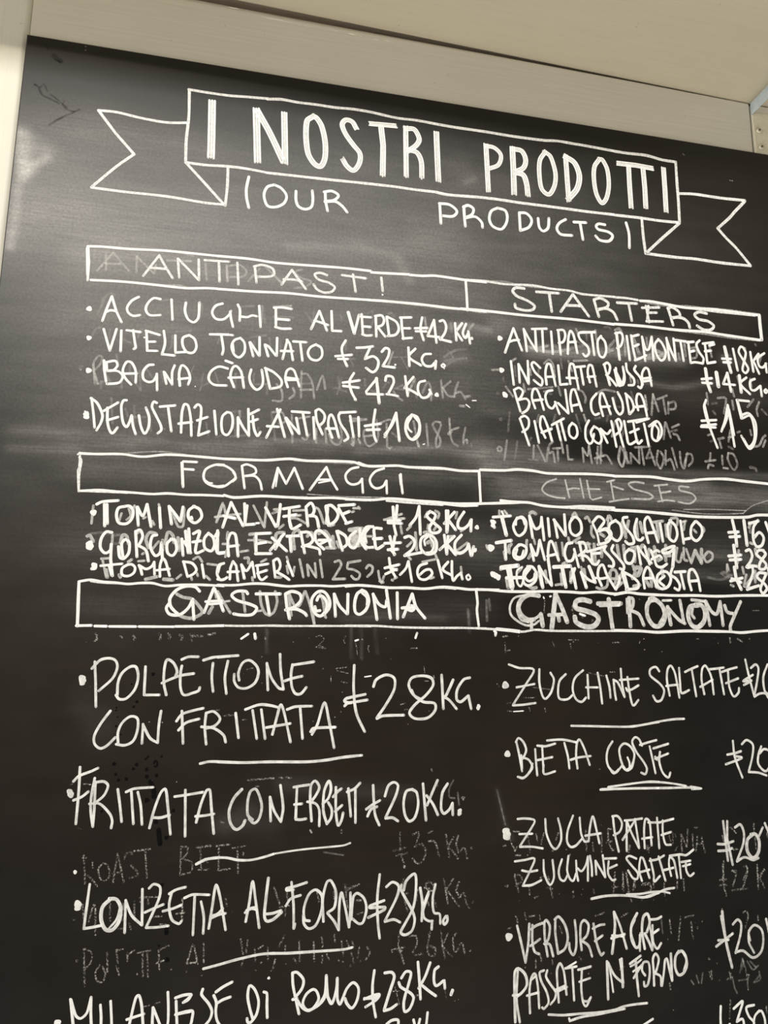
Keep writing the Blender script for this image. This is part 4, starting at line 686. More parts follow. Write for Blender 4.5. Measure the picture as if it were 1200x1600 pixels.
e~4.5 5963 4788 22 129 37 168;e~4.5 6024 4912 -96 50 79 -5 -75 36;e~4.5 6010 4856 48 -29 24 34 -23 102 -37 117;e~4.5 6022 5087 54 -24 53 1 23 34;e~4.5 6171 4827 -49 102 2 112 43 34
S|bullet
eo11.0 3850 4981
S|underline
e~3.9 4383 5291 158 5 176 7 179 3 122 -15 123 -16;e~4.0 4878 5306 121 -12 148 -24 124 -14 93 -2
P|menu_entry|tall thin chalk line reading BIETA COSTE 20
e~3.9 3930 5403 20 91 20 121;e~3.9 3925 5403 23 -30 38 31 21 61 -29 60;e~3.9 3978 5515 50 21 26 51 -17 30 -35 34 -28 12 -39 -9;e~3.9 4080 5457 4 81 8 111;e-3.9 4138 5433 5 197;e~4.0 4098 5432 68 6 80 -18;e-4.0 4097 5538 123 -19;e~4.0 4179 5396 126 -4 120 24;e~4.0 4321 5416 25 98 10 92;e~4.0 4423 5608 -8 -92 10 -92 24 -29 38 71 39 119;e~4.0 4368 5543 70 -16 99 -8;e~4.1 4726 5415 -41 56 -15 72 15 62 51 43 42 -30 19 -20;e~4.1 4797 5598 34 32 49 -29 29 -83 -33 -63 -52 -22 -42 40 6 73 20 63;e~3.6 4848 5537 15 42 -2 52;e~3.9 4145 5574 3 66 91 -17;e~3.9 3967 5499 3 101;e~3.9 4055 5562 -18 50 -57 53 -45 -11;e~4.1 4690 5610 34 42 48 -29;e~4.1 4809 5603 28 32 42 -19 21 -52;e~4.1 4978 5452 -22 -48 -35 -16 -26 36 32 74 56 74 27 53 -15 41 -35 -11;e~4.2 4960 5446 80 -19 67 -14;e~4.1 5044 5459 23 115 16 89;e~4.2 5075 5475 60 -14 74 -18;e~4.2 5132 5503 -11 73 25 84 46 38 21 -36;e-4.2 5086 5554 118 -37;e-4.2 5087 5538 17 25
S|price
e~4.3 5791 5433 8 129 56 157;e~4.3 5731 5539 71 -9 58 -15;e~4.3 5794 5551 68 18 -150 44;e~4.3 5871 5461 48 -31 55 39 -16 97 -41 106;e~4.3 5916 5678 89 8 75 24;e~4.4 6050 5482 -32 64 -7 75 60 56 50 -53 3 -97 -50 -23 -42 32
S|bullet
eo9.7 3856 5487
S|underline
e~3.6 4672 5753 118 -12 130 -11 108 -7 84 5;e~4.1 4607 5769 146 -1 177 2 179 4;e~3.6 4677 5751 154 -13 143 -11 156 5 132 18 84 17;e~4.1 4618 5767 140 1 213 3 216 5 195 3 92 11;e~3.1 5383 5771 97 19 -87 3
P|menu_entry|tall thin chalk lines reading ZUCCA PATATE ZUCCHINE SALTATE 20
e~3.8 3926 5954 57 -2 77 16 -23 49 -97 127;e~3.8 3940 6149 93 4 88 16;e-3.8 3937 6060 104 2;e~3.9 4147 5963 5 99 36 89 38 27 41 -52 3 -79 -20 -84;e~3.9 4373 5948 -47 102 -9 78 27 41 45 -8 53 -47;e~3.9 4426 5965 7 109 26 61 34 1;e~3.9 4493 6136 15 -98 27 -78 24 90 22 105;e-3.9 4466 6096 130 -12;e~4.0 4702 5966 11 131 26 126;e~4.0 4696 5966 47 2 32 52 -21 59 -53 23;e~4.0 4816 6001 -6 111 -5 109;e~4.0 4816 6001 36 92 58 113;e-4.0 4887 6004 -113 136;e~4.0 4799 6001 76 -2 74 -7;e-4.0 4887 5994 24 207;e~4.0 4957 6209 2 -131 17 -80 34 22 7 171;e-4.0 4938 6139 89 -7;e-4.1 4998 6024 95 4 125 -22;e-4.0 5075 5992 6 223;e~4.1 5123 6014 -5 91 18 82 47 7;e-4.1 5105 6120 85 -19;e~3.8 3897 6248 79 -6 77 -5 -36 79 -62 102;e~3.8 3952 6313 54 12 68 -6;e~3.8 3955 6418 71 -1 77 -29;e~3.8 4124 6250 3 92 41 83 35 -50 -7 -121;e~3.8 4271 6253 -28 76 9 58 33 16 29 -41;e~3.8 4325 6231 -15 101 20 59 27 16 25 -51;e~3.8 4385 6268 2 88 9 54;e~3.9 4394 6322 33 22 36 -42 19 -58;e-3.9 4482 6244 -7 170;e~3.9 4499 6240 11 74 0 68;e~3.9 4543 6277 2 97;e~3.9 4543 6277 43 70 32 51;e-3.9 4604 6241 14 157;e-3.9 4612 6266 104 2;e~3.9 4651 6287 -9 83 32 51 28 -4;e-3.9 4655 6336 64 -21;e~3.9 4883 6280 -57 -23 -27 18 46 57 44 52 -8 39 -35 -7 -37 -56;e~4.0 4920 6440 -19 -75 17 -89 23 7 44 141;e-4.0 4900 6379 89 -15;e~4.0 5000 6286 22 115 3 50 49 -37;e~4.0 4993 6300 65 -6 61 -25;e-4.0 5071 6274 48 177;e-4.0 5100 6376 96 -15;e~4.0 5169 6419 -13 -80 10 -55 34 27 21 126;e~4.1 5166 6274 96 -5 48 7 65 -37;e-4.0 5244 6273 9 166;e~4.0 5301 6321 1 66 27 41 37 -18;e-4.1 5264 6324 79 -6;e-4.0 5274 6355 67 -12
S|price
q~4.6 5652 6042 8 129 11 165;q-4.6 5689 6043 -11 129 33 196;q~4.6 5589 6209 67 3 76 -17;q~4.6 5591 6260 74 -1 51 -13;q~4.6 5754 6093 51 -19 26 64 -14 82 -66 120;q~4.6 5751 6345 70 -27 73 24 52 -13;q~6.3 5911 6152 -53 39 -8 82 46 54 53 -39 14 -82 -26 -53 -44 -2;q~4.7 5967 6165 38 -61;q-4.7 6027 6073 36 86
S|bullet
eo11.4 3833 6038;eo11.3 3838 6072;eo12.3 3838 6055
S|underline
e~4.4 4498 6541 102 -12 114 1 114 11 92 16 70 -11 71 -15;e~3.5 4788 6527 115 4 94 -7 94 2 60 15;e~4.0 4902 6556 70 -1 71 -20 72 -23 77 -6
P|menu_entry|tall thin chalk lines reading VERDURE AGRE PASSATE IN FORNO 20
q~4.2 3905 6686 29 118 29 131;q~4.2 3999 6679 -11 129 -25 127;q~4.2 4023 6690 -3 111 15 66 37 21;q~4.3 4012 6717 38 -21 55 -15;q~4.2 4003 6828 33 -16 44 -25;q~4.3 4116 6677 2 113 18 117;q~4.3 4110 6686 23 -22 26 44 -14 84 -33 30;q~4.3 4117 6822 38 8 24 80;q~4.3 4204 6665 -3 93 17 137;q~4.3 4198 6664 34 -17 47 60 19 86 -25 73 -55 29;q~4.3 4358 6680 7 90 -3 93 -24 50 -27 -35 -3 -47;q~4.3 4405 6885 -7 -94 9 -84 28 -22 32 35 -14 65 -40 35;q~4.3 4413 6825 48 36 25 73;q~4.4 4507 6713 17 125 34 92 23 -13;q~4.4 4500 6746 57 -20 39 -2;q-4.4 4513 6832 63 -33;e~4.8 4677 6643 3 101 -32 183;e~4.1 4679 6643 41 94 48 166;e-4.8 4647 6823 109 -21;e-4.1 4654 6804 96 12;e~4.8 4867 6665 -51 79 -5 95 31 60 29 -8 16 -85;e-4.1 4881 6816 -6 109;e~3.4 4847 6707 -38 75 28 107;e~4.9 4916 6914 -16 -126 17 -95 36 -17 14 59 -27 65;e~4.8 4922 6809 31 60 25 59;e-2.9 4966 6744 18 175;e~4.2 4974 6716 58 -1 36 -14;e~4.2 4989 6756 -2 115 32 50 35 -36;e-4.2 4991 6814 50 -26;e~4.5 3876 7316 -1 -152 4 -167 25 -28 53 42 13 69 -36 47 -49 29;e~4.0 3904 6974 -15 191 21 155;e-3.9 3861 7142 53 0;e~3.9 3989 7269 -1 -138 17 -90 30 -27 18 81 7 147;e-3.9 3968 7153 93 -14;e~3.6 4010 7049 35 -22;e~3.9 4105 6998 -35 14 13 60 38 71 12 68 -36 38 -14 -9;e~3.9 4130 7000 -11 41 33 54 38 53 -7 42 -35 35;e~4.0 4212 7218 -6 -110 -1 -102 26 -45 28 58 15 153;e-3.9 4190 7144 81 -31;e-3.2 4190 7132 81 -23;e~3.2 4200 7149 81 -27;e-4.0 4270 6998 91 -6;e-3.3 4280 6995 78 -33;e-4.0 4326 7003 6 212;e~4.0 4371 7015 46 -5 56 -9;e~4.0 4401 7017 -10 123 11 94 24 27 38 -56;e~3.7 4377 7096 57 -12 31 -6;e~3.7 4408 7226 30 3 26 -24;e~4.7 4603 6977 -1 129 -1 124;e~3.3 4617 6995 16 96 11 96;e~4.1 4613 6986 47 90 69 58;e-4.7 4722 6968 1 191;e-3.3 4707 6972 23 157;e-4.3 4837 6986 3 122 9 122;e-4.1 4788 7008 92 -49;e~3.3 4792 7026 59 -21 33 -20;e-4.1 4814 7106 68 -82;e-3.3 4811 7062 60 -30;e~4.1 4909 7096 -24 -37 14 -51 42 3 6 71 -20 76 -27 11 -4 -30;e~4.3 4978 7171 2 -104 -1 -79 24 -33 24 37 -20 68 -24 38;e~4.1 4999 7090 36 25 1 61;e~4.2 5042 7177 21 -86 16 -87 17 -7 16 80 17 72;e-4.8 5130 6964 -1 185;e~4.9 5196 6951 -30 42 -5 71 24 50 43 -10 31 -50 -6 -63 -30 -38 -39 11;e~3.4 5228 6958 28 60 -26 69
S|price
q~5.0 5590 6697 12 179 41 223;q-4.4 5577 6731 16 105 19 129 22 99;q-4.4 5518 6943 152 -82;q-4.4 5539 6901 91 2;q~4.4 5675 6797 45 -31 28 31 -13 79 -53 124;q~4.5 5682 6995 68 -5 80 55 77 -38 27 -88 -12 -70 -59 -34 -53 46 7 60;q~4.0 5811 6851 -7 79 41 82;q~4.5 5972 6777 24 147
S|bullet
eo11.0 3840 6756
S|underline
e~4.0 4131 7290 113 14 120 2 141 5 143 -5 73 -17 94 -6 99 0;e~4.0 4292 7346 91 -17 121 -6 103 -8 124 -10;e-3.9 4288 7329 6 17
P|menu_entry|chalk line reading price 3,50 at the foot of the right column
w~4.4 5524 7357 -9 87 -1 104;w~4.4 5632 7384 81 -45 -28 68 -33 67;w~4.4 5652 7474 50 -13 7 53 -38 58;w~4.4 5810 7374 -68 11 17 63 40 48 -18 77;w~4.4 5851 7417 -42 36 -12 69 27 64 59 -30 12 -69 -22 -64 -28 -2;w-4.2 4954 7393 -75 32 -95 38;wo3.9 5590 7486
P|erased_lettering|faint ghost of erased words in the upper left list
m-3.9 766 1761 -103 159;m~3.9 766 1761 65 71 60 66;m-3.9 718 1856 114 -12;m-3.9 716 1772 10 135;m-4.0 938 1766 5 137;m-4.0 938 1771 130 122;m-4.0 1082 1823 -9 75;m-4.0 1160 1776 185 -15;m-4.1 1447 1768 17 138;g~3.8 776 2089 -35 24 -21 74 -27 70;g-3.8 720 2136 -9 62;g~3.9 776 2089 29 17;g-4.0 1315 2082 16 30;g~4.0 1420 2081 22 61 -14 96;g-3.9 1129 2112 64 -17;g~4.0 1539 2058 -20 76;g~3.8 666 2437 23 -53 35 -16;g-3.8 788 2374 -4 81;g-3.8 883 2446 57 25;g~3.9 991 2426 6 -52 25 -33;g-3.9 1264 2348 112 -16;g~3.9 1238 2381 -4 83 -17 32;g-4.0 1596 2336 -25 76;m-4.1 1608 1771 16 128;m-4.1 1607 1760 12 139;m~4.1 1618 1770 87 -22 56 48 -22 46 -117 19;m-4.1 1864 1762 -84 113;m-4.2 1914 1745 125 117;m~4.2 2197 1728 -51 28 43 45 82 24 -40 48 -90 21;g-4.1 1907 2082 15 127;g-4.1 1740 2095 97 -16;m-4.2 1986 2069 139 -21;g-4.1 1989 2154 159 -11;m-4.1 1896 2073 1 139;g-4.2 2238 2091 53 81 12 -99;g-4.2 2514 2062 11 64;g-4.1 1809 2342 131 -29;g-4.0 1844 2365 5 115;g-4.1 1961 2333 7 62;g-4.1 2045 2346 4 105;g-4.2 2560 2297 1 86;g-4.3 2732 2050 42 -26 12 76 -41 92;g-4.4 2901 2033 32 -9 22 37;m-4.4 3213 2034 11 111;m-4.5 3586 2109 46 -61;g~5.5 3375 2364 88 -64 99 -20;g~4.4 3386 2440 87 -63 99 -20;g~4.4 3386 2396 66 -28 -44 -62;g-3.2 2936 2403 127 -11;g-3.2 3021 2407 53 93;g-4.5 3432 2057 10 89;g-4.2 2570 2296 -20 45;g-4.2 2573 2447 72 -1;g-4.2 2593 2434 32 72;m~3.7 735 2809 -34 -96 -9 -59 31 -62 27 12 -13 56 -41 53;g~3.7 713 2811 34 -8 30 -17;m~3.7 693 2664 19 137;g~3.8 757 2688 60 94;g-3.8 847 2571 25 97;g~3.8 950 2632 0 60 27 57 60 85;g~3.8 1018 2686 19 148;g-3.8 1062 2662 59 75;g-3.8 1172 2673 24 78;g~2.9 1406 2612 -28 84;g~2.9 1479 2657 -13 113 -7 41;g~2.9 1466 2770 55 -35;g~2.9 1564 2650 32 89;g-3.7 755 2787 5 59;g-3.8 894 2726 7 109;g-3.7 835 2909 23 194;g-3.7 938 2980 23 67;g-3.7 1005 3044 81 -8;g~3.7 608 2711 -11 -19 22 -12;go3.7 608 2709;go1.9 734 2506;g-3.8 1116 3075 13 68;g-3.7 1000 2956 11 175;g-3.8 1218 3117 9 4;g~3.8 1518 3047 24 108;g~3.9 1598 3151 37 -12;m-4.1 2217 2584 2 219;m~4.1 2218 2605 45 1 41 65 19 129;g-4.1 2210 2689 95 -13;m-4.1 2212 2736 94 -8;m~4.1 2341 2726 42 -119 23 108;g-4.1 2504 2602 23 114;g-4.1 2502 2750 33 -140;g-4.1 2486 2698 92 25;m~4.0 2157 2725 11 51 -38 39;m~4.0 2004 2840 68 -5 -3 -83 -41 -48;g-4.0 1960 2709 -2 83;g-4.0 1854 2723 106 -14;g-4.0 1855 2635 -1 83;g-4.0 1716 2647 5 123;go2.5 2253 2779;go2.1 2471 2705;g-4.0 1998 2933 37 220;m~4.0 2007 2932 68 -5 32 69 -48 24;m-4.0 2154 2942 12 223;m-4.0 2204 2969 88 -22;m~4.0 2238 3120 30 13 28 -48;m-4.0 2344 3041 3 113;m-4.0 2414 3037 12 112;m~4.1 2444 3076 32 69 50 8 19 -63 -12 -82;m~4.1 2603 2962 30 -2 107 -20;m-4.1 2625 3095 12 61;m-4.1 2676 3102 16 35;g-3.9 1701 2954 76 -16;g-3.9 1721 2973 17 159;m~3.9 1758 2940 7 50;g~3.9 1906 3061 -7 51;g-3.9 1832 3126 -131 19;m~4.1 2621 3147 16 9 8 -83;m~4.1 2777 3012 -51 14 -10 42 22 71 30 14 51 -39 15 -53 -17 -125;m-4.1 2726 3078 67 -15;m-4.1 2899 2962 7 188 21 14 15 -11;m~4.2 2858 2954 51 -24 26 -2;m-4.1 2618 2940 122 -4;m-4.2 3118 2926 32 167 16 41;m-4.2 3160 3134 -10 -41;g-4.2 2941 3033 47 33;m-4.2 3224 2940 15 184;m~4.3 3340 2921 -42 -2 -21 28 31 61 30 51 -4 54 -26 12 -5 -53 21 -65 22 -65 -11 -21;m~4.3 3416 2884 9 138 21 62 43 24;m-4.3 3431 2979 65 -26;m-6.4 3409 3012 22 -22;m~4.3 3550 2950 -17 86 -1 54;m~4.3 3532 3074 28 -23 5 31;g-4.3 3597 3080 5 21;go2.6 3205 3110;w-2.1 3197 3113 14 -5;m-4.3 3347 2564 16 151;m~4.3 3428 2568 -65 60;m~4.3 3363 2628 43 62 54 7;m~4.4 3494 2569 -23 61 -11 67;m~4.4 3471 2663 44 -9 37 57;m-5.5 3547 2690 44 -9;m~5.4 3508 2769 38 3;w~2.2 3557 2755 33 24;w~2.2 3612 2718 33 -3;g-4.2 2938 2678 95 -45;m-4.2 2954 2693 27 41 47 28;g-4.3 3128 2571 16 161;m~4.3 3075 2694 53 -123;m~4.3 3192 2685 42 -95 27 46 3 108;g-4.2 2719 2605 7 64;g~4.2 2865 2679 31 -56 21 -2;g-4.2 2772 2697 42 18;m-4.3 2905 2482 41 -123;g~4.2 2980 2670 74 -6
P|erased_lettering|faint ghost of erased words in the upper right list
m~5.8 4138 2216 173 18 177 -39;m~5.8 4104 2208 92 2 94 -31;g~7.0 4348 2173 81 39 119 -46 120 -23;m-6.0 4848 2150 64 -76;m~7.1 4834 2186 62 -29;m-4.7 4555 2002 21 69;g~4.8 4821 1964 36 -9 24 15;m-4.5 3964 2345 35 -26;g-4.5 3986 2388 9 89;m~4.6 4250 2343 47 -39 34 43 13 112;m-4.7 4520 2296 130 -17;m-4.6 4472 2300 32 89;g-4.6 4403 2283 8 91;m-4.5 4122 2399 4 56;g~4.5 3793 2438 45 -9;g-4.7 4551 2108 69 40;g~4.6 4203 2381 -14 80;g-4.7 4649 2028 3 70;m-4.8 4735 1997 7 93;m~6.0 4923 1978 44 -16 21 57;m~7.3 5097 2044 21 57 21 69;m~7.3 5315 2131 61 18 39 -27;m~7.3 5223 2210 88 -20 77 -30;m~6.0 5124 2219 75 -19 51 -28;m-6.2 5592 2021 4 132;m~5.0 5658 2075 52 -5 -7 85 -52 17;m-4.9 5527 2135 9 59;m-5.0 5841 2034 17 107;m-4.9 5222 2020 6 107;g-5.0 5963 2120 79 -13;m-5.1 6207 2024 0 74;m-5.1 6255 2081 7 61;m-5.1 6375 2070 -35 89;m-5.0 5797 2267 5 107;g-4.9 5738 2367 105 -32;m-5.0 6234 2314 5 84;m-5.0 6104 2301 13 71;g-5.1 6317 1977 6 12;g-4.8 4929 2213 50 -16;m-4.8 5011 2052 -2 154;m~4.8 5043 2366 7 81;g-4.8 5113 2419 4 34;m-4.5 3903 2574 65 84;m-4.5 4061 2539 10 66;m-4.5 4100 2581 224 -35;m-4.6 4371 2536 20 78;m~4.6 4533 2546 58 18 27 55 -7 40;m~4.7 4733 2564 61 -33 101 9;g~4.7 4886 2587 8 79 42 8;g-4.7 5046 2528 20 79;g~4.5 4190 2796 -24 68 35 -36;g~4.5 4339 2785 -50 137;g~4.5 4396 2804 -39 113 69 6;g-4.6 4524 2772 41 142;m-4.6 4594 2767 21 66;g~4.6 4610 2945 25 -47;g~4.6 4804 2808 14 -46 24 -7;m-4.6 4845 2941 30 -126;g~4.6 4917 2925 23 9 15 -57;g-4.6 4699 2793 47 -14;g-4.4 3931 2793 -14 164;go6.7 3834 2637;go6.6 3855 2858;m~4.3 3820 3109 17 -17 21 15 -11 22 -22 -4;g-4.5 3882 2498 5 33;g-4.5 3782 2439 67 -5;m-4.5 4242 2592 47 -15;g~4.5 4276 2600 35 9;m-4.4 3904 3034 -25 163;g-4.4 3993 3039 -21 152;m-4.4 4137 3063 -8 109;m~4.4 4171 3061 32 63 32 68;m-4.4 4261 3077 -15 115;m~4.5 4308 3019 -35 35 -2 66 34 -13 14 91;m-4.5 4346 3072 2 108;m-4.5 4383 3015 13 97;m-4.5 4306 3079 69 -9;m-4.5 4433 3044 7 120 40 -2;m-4.5 4571 3058 6 120;m~4.5 4571 3058 43 63 16 -89;m-4.5 4630 3032 22 153;m-4.5 4711 3038 -13 144;m-4.5 4677 3140 89 -28;m-4.6 4741 3014 -13 167;m~4.6 4742 3114 47 -3 44 69;m~4.6 4917 3025 -23 102 32 70 35 -96 -8 -78;m~4.6 4961 3101 32 65;g-4.4 4089 3185 79 0;g-4.4 4117 2999 -12 22;m-4.5 4697 3094 43 64;g-4.5 4749 3091 -67 70;m-4.8 5253 2535 -24 187;m~4.8 5253 2535 20 68 25 85;g-4.8 5235 2618 49 -4;m-4.8 5293 2579 95 -43;m-4.8 5349 2563 16 143;m~4.8 5397 2594 -7 105;m~4.8 5396 2606 63 -17 2 58 -63 16;m-4.8 5178 2553 11 126;m-4.7 5353 2782 -21 150;m-4.7 5360 2781 40 135;m~4.8 5418 2823 70 -33;g-4.8 5404 2859 62 -16;m~4.8 5427 2880 36 9 22 44;m-4.9 5780 2482 5 106;g-4.9 5824 2579 51 -9;g-4.9 5831 2643 23 34;m~4.9 5886 2521 83 0 -31 138;m~5.0 6032 2534 6 82;m-5.0 6249 2506 -66 76;m~5.0 6306 2525 -33 74 8 59;g-5.0 6326 2595 48 45;m-5.0 6041 2426 14 71;m-4.8 5763 2869 39 -14;g-4.8 5784 2926 26 -13;m-4.9 5862 2898 58 -16;m~4.8 5873 2909 14 68;m-4.9 5990 2808 -28 106;m-4.9 5965 2879 39 -14;m~4.9 6059 2827 26 -14;m~4.9 6190 2794 9 47;m~5.0 6215 2945 53 -15 46 -73 29 -25;m-5.0 6338 2879 -32 61;g-4.9 5958 2961 49 20;m~4.6 4917 3037 -18 112 33 48 23 -96 -20 -66;m~4.6 4969 3067 6 100;m~4.6 5010 3076 1 89;m~4.6 5010 3076 73 79;m-4.6 5091 3015 -3 145;m-4.7 5054 3023 145 -15;m-4.6 5115 3013 15 156;m~4.7 5192 3031 -35 81;m~4.7 5192 3031 25 77 21 61;g-4.7 5157 3112 73 -16;m~4.7 5270 3037 -18 92 32 65 37 -92 -27 -55;m~4.7 5343 3033 -8 124;m~4.7 5350 3123 37 -14 31 89;m-4.7 5406 3007 38 167;m~4.7 5478 3036 5 102 27 43 25 -91;m~4.7 5551 3043 -38 104;m~4.7 5538 3055 49 -3 9 57 -41 47;m-4.8 5776 3030 -12 69;m-4.8 5720 3107 101 -17;m~4.8 5740 3169 15 -35 43 9;m~4.8 5888 3046 -1 80;m-4.8 5891 3155 50 3;m~4.8 5953 3019 -11 58 49 89 42 -48 -30 -90 -50 -9;g~6.1 6160 3134 50 9 11 22
P|erased_lettering|grey older words showing under the FORMAGGI list
p~4.0 769 3844 3 -130;p~4.0 966 3762 -13 56;p~4.1 1012 3723 17 55 -25 29;p~4.1 1050 3702 -7 38;p-4.1 1217 3685 10 28;p~4.1 1298 3701 62 139 36 -2 1 -132;p-4.1 1180 3809 15 28;p~4.2 1630 3801 20 -58 19 -87;p-4.2 1619 3763 64 -12;p~5.5 1137 3689 -7 28;p~4.1 1117 3793 17 -10;g~4.0 771 3917 67 -11 122 14;p~4.0 917 3921 0 64;g~4.0 934 3925 35 -6 4 55 -52 11;p~5.4 973 3974 13 -55 27 8 16 55;p~5.4 1072 3906 25 -19;p~5.4 1166 4005 -21 -64 23 -47 45 7;p~4.1 1193 4013 41 -57;p~5.5 1279 3973 13 -84 36 18 12 55;p~5.4 1264 4020 -4 -74;p-5.5 1365 3924 14 93;p-6.4 1416 3875 19 93;p~4.0 1126 4052 12 -9;p~5.3 747 3936 16 -9 29 44;p~4.2 1633 3782 36 -117 33 104;p-4.2 1619 3763 54 -12;p-4.3 1893 3665 86 161;p-4.3 1990 3636 -11 190;p-4.2 1664 3752 138 -20;p~4.3 2083 3696 -47 21;p-4.3 2044 3688 76 -9;p-4.4 2188 3691 96 -9;p-4.4 2189 3730 57 -7;p~4.3 2161 3751 57 -2 69 36;p~4.4 2341 3655 39 18 42 107;p~4.4 2471 3797 29 -11;p-4.3 2088 3831 32 -30;p-4.5 2645 3652 45 -2;p-4.5 2636 3682 15 -6;p~4.5 2685 3640 10 15;p-5.7 1874 3882 46 -6;p-4.2 1866 3926 65 -3;p-5.6 1912 3905 13 95;p~5.7 2063 3948 7 -77 56 -12;p~5.8 2206 3981 -13 -115 37 -30 21 47;p~5.8 2299 3882 28 -30 20 38;p~5.8 2385 3859 48 -21 40 57 12 68;p~5.8 2492 3875 12 87;p~4.4 2522 3913 21 48;p~9.8 2639 3870 21 38 18 -59;p-7.9 2619 3821 69 -12;p~5.9 2737 3817 -18 70;p~5.6 1714 3921 2 -47;p~4.2 1814 4013 55 -11;p~5.7 2055 3967 36 -30;p~5.8 2446 3964 68 -2;p-4.3 1940 3923 95 16;p~4.2 1683 3960 46 -1;p~4.2 1706 4054 7 -48;p~4.5 2897 3731 131 -50;p-4.5 2886 3732 163 -17;p-4.5 3018 3777 11 59;p-4.6 3069 3805 31 -32;p~4.6 3213 3698 21 -41;p~4.6 3296 3644 31 19 -10 41;p~4.6 3239 3758 -6 31;p~4.6 3285 3797 21 -31;p-4.7 3474 3647 -11 51;p-4.7 3504 3799 32 -22;p-5.1 3136 3822 10 140;p-4.5 2888 3921 30 -11;p~4.5 3070 3934 41 -41;p~5.1 3203 3820 30 -6 31 14;p~4.6 3295 3877 11 30;p~7.1 3233 3899 31 -11 11 40;p-4.6 3410 3843 41 -2;p-4.6 3471 3952 85 -64;p~4.7 3714 3904 11 30;p-7.9 2629 3821 88 -13;p~11.8 2639 3870 30 18 -19 40;p-4.5 2718 3867 80 -3;p~6.9 2650 3938 50 -1;p~3.9 861 4096 35 126;p-5.3 892 4168 12 54;p~5.3 990 4220 -10 -18;p~5.3 1159 4230 82 -21;p-6.3 1285 4227 62 3;p-4.1 1373 4220 30 -28;p~4.1 1481 4079 35 -20 29 37;p~4.1 1470 4199 10 28;p~4.1 1577 4197 29 27;p-4.1 1582 4109 72 7;p-4.0 1103 4103 43 -5;p-4.0 852 4092 68 -6;p~4.1 1513 4180 6 18;p~4.4 1034 4110 25 -19;p~4.3 2151 4041 11 28;p-4.3 2247 4057 32 133;p-4.3 2305 4094 12 85;p~4.3 2315 4103 59 85;p-4.3 2362 4083 12 95;p-4.3 2400 4057 22 129;p~4.4 2511 4069 34 -11 15 34 -60 107;p-4.8 2500 4199 91 -5;p~4.4 2706 4054 -93 17;p~4.4 2613 4071 -4 44 45 8 49 28 -9 39 -29 5 -25 -23;p~4.7 1844 4059 28 -1 1 38;p-4.2 1905 4198 6 28;p~4.3 2211 4115 -8 48;p-4.2 1839 4153 7 56;p-4.2 1965 4084 37 -20;p~4.7 2082 4194 28 0 9 -10;p-4.3 2154 4107 11 57;p~4.4 2752 4111 19 -25 30 14 -5 39 -34 35;p~4.4 2846 4128 10 58 16 34;p~4.9 2857 4205 29 9;p-4.4 2951 4194 10 4;p~4.5 3192 4050 103 -23;p-4.6 3295 3987 15 35;p-4.6 3502 4081 4 40;p-4.4 2971 4183 20 -10;p-4.5 3254 4177 30 -11;p~4.4 2891 4166 -10 29;p-4.5 3080 4014 21 19;g-4.5 3555 4407 9 118;g-4.6 3708 4336 2 158;g-4.6 3729 4326 9 89;p~5.4 1380 4330 45 22 63 12 47 45 29 45 -26 28 -52 18 -53 -8 -27 -13;p~5.4 1633 4417 -24 46;p~4.6 1645 4288 12 64;p~4.6 1664 4306 39 64 58 90;p-4.6 1841 4302 24 148;p~4.6 1965 4300 13 93 30 64 28 14;p~4.6 2076 4298 17 74 -21 75 -27 24;p-4.7 2175 4324 24 149;p~4.7 2179 4315 41 83 37 0 35 -104;p~4.7 2297 4294 35 93 38 150;p~4.7 2406 4310 21 47 22 123;p-3.7 1943 4444 41 -5;p-3.6 1712 4379 41 -6;p-3.8 2358 4462 14 75;po3.8 2454 4484
P|erased_lettering|grey older words showing under the CHEESES list
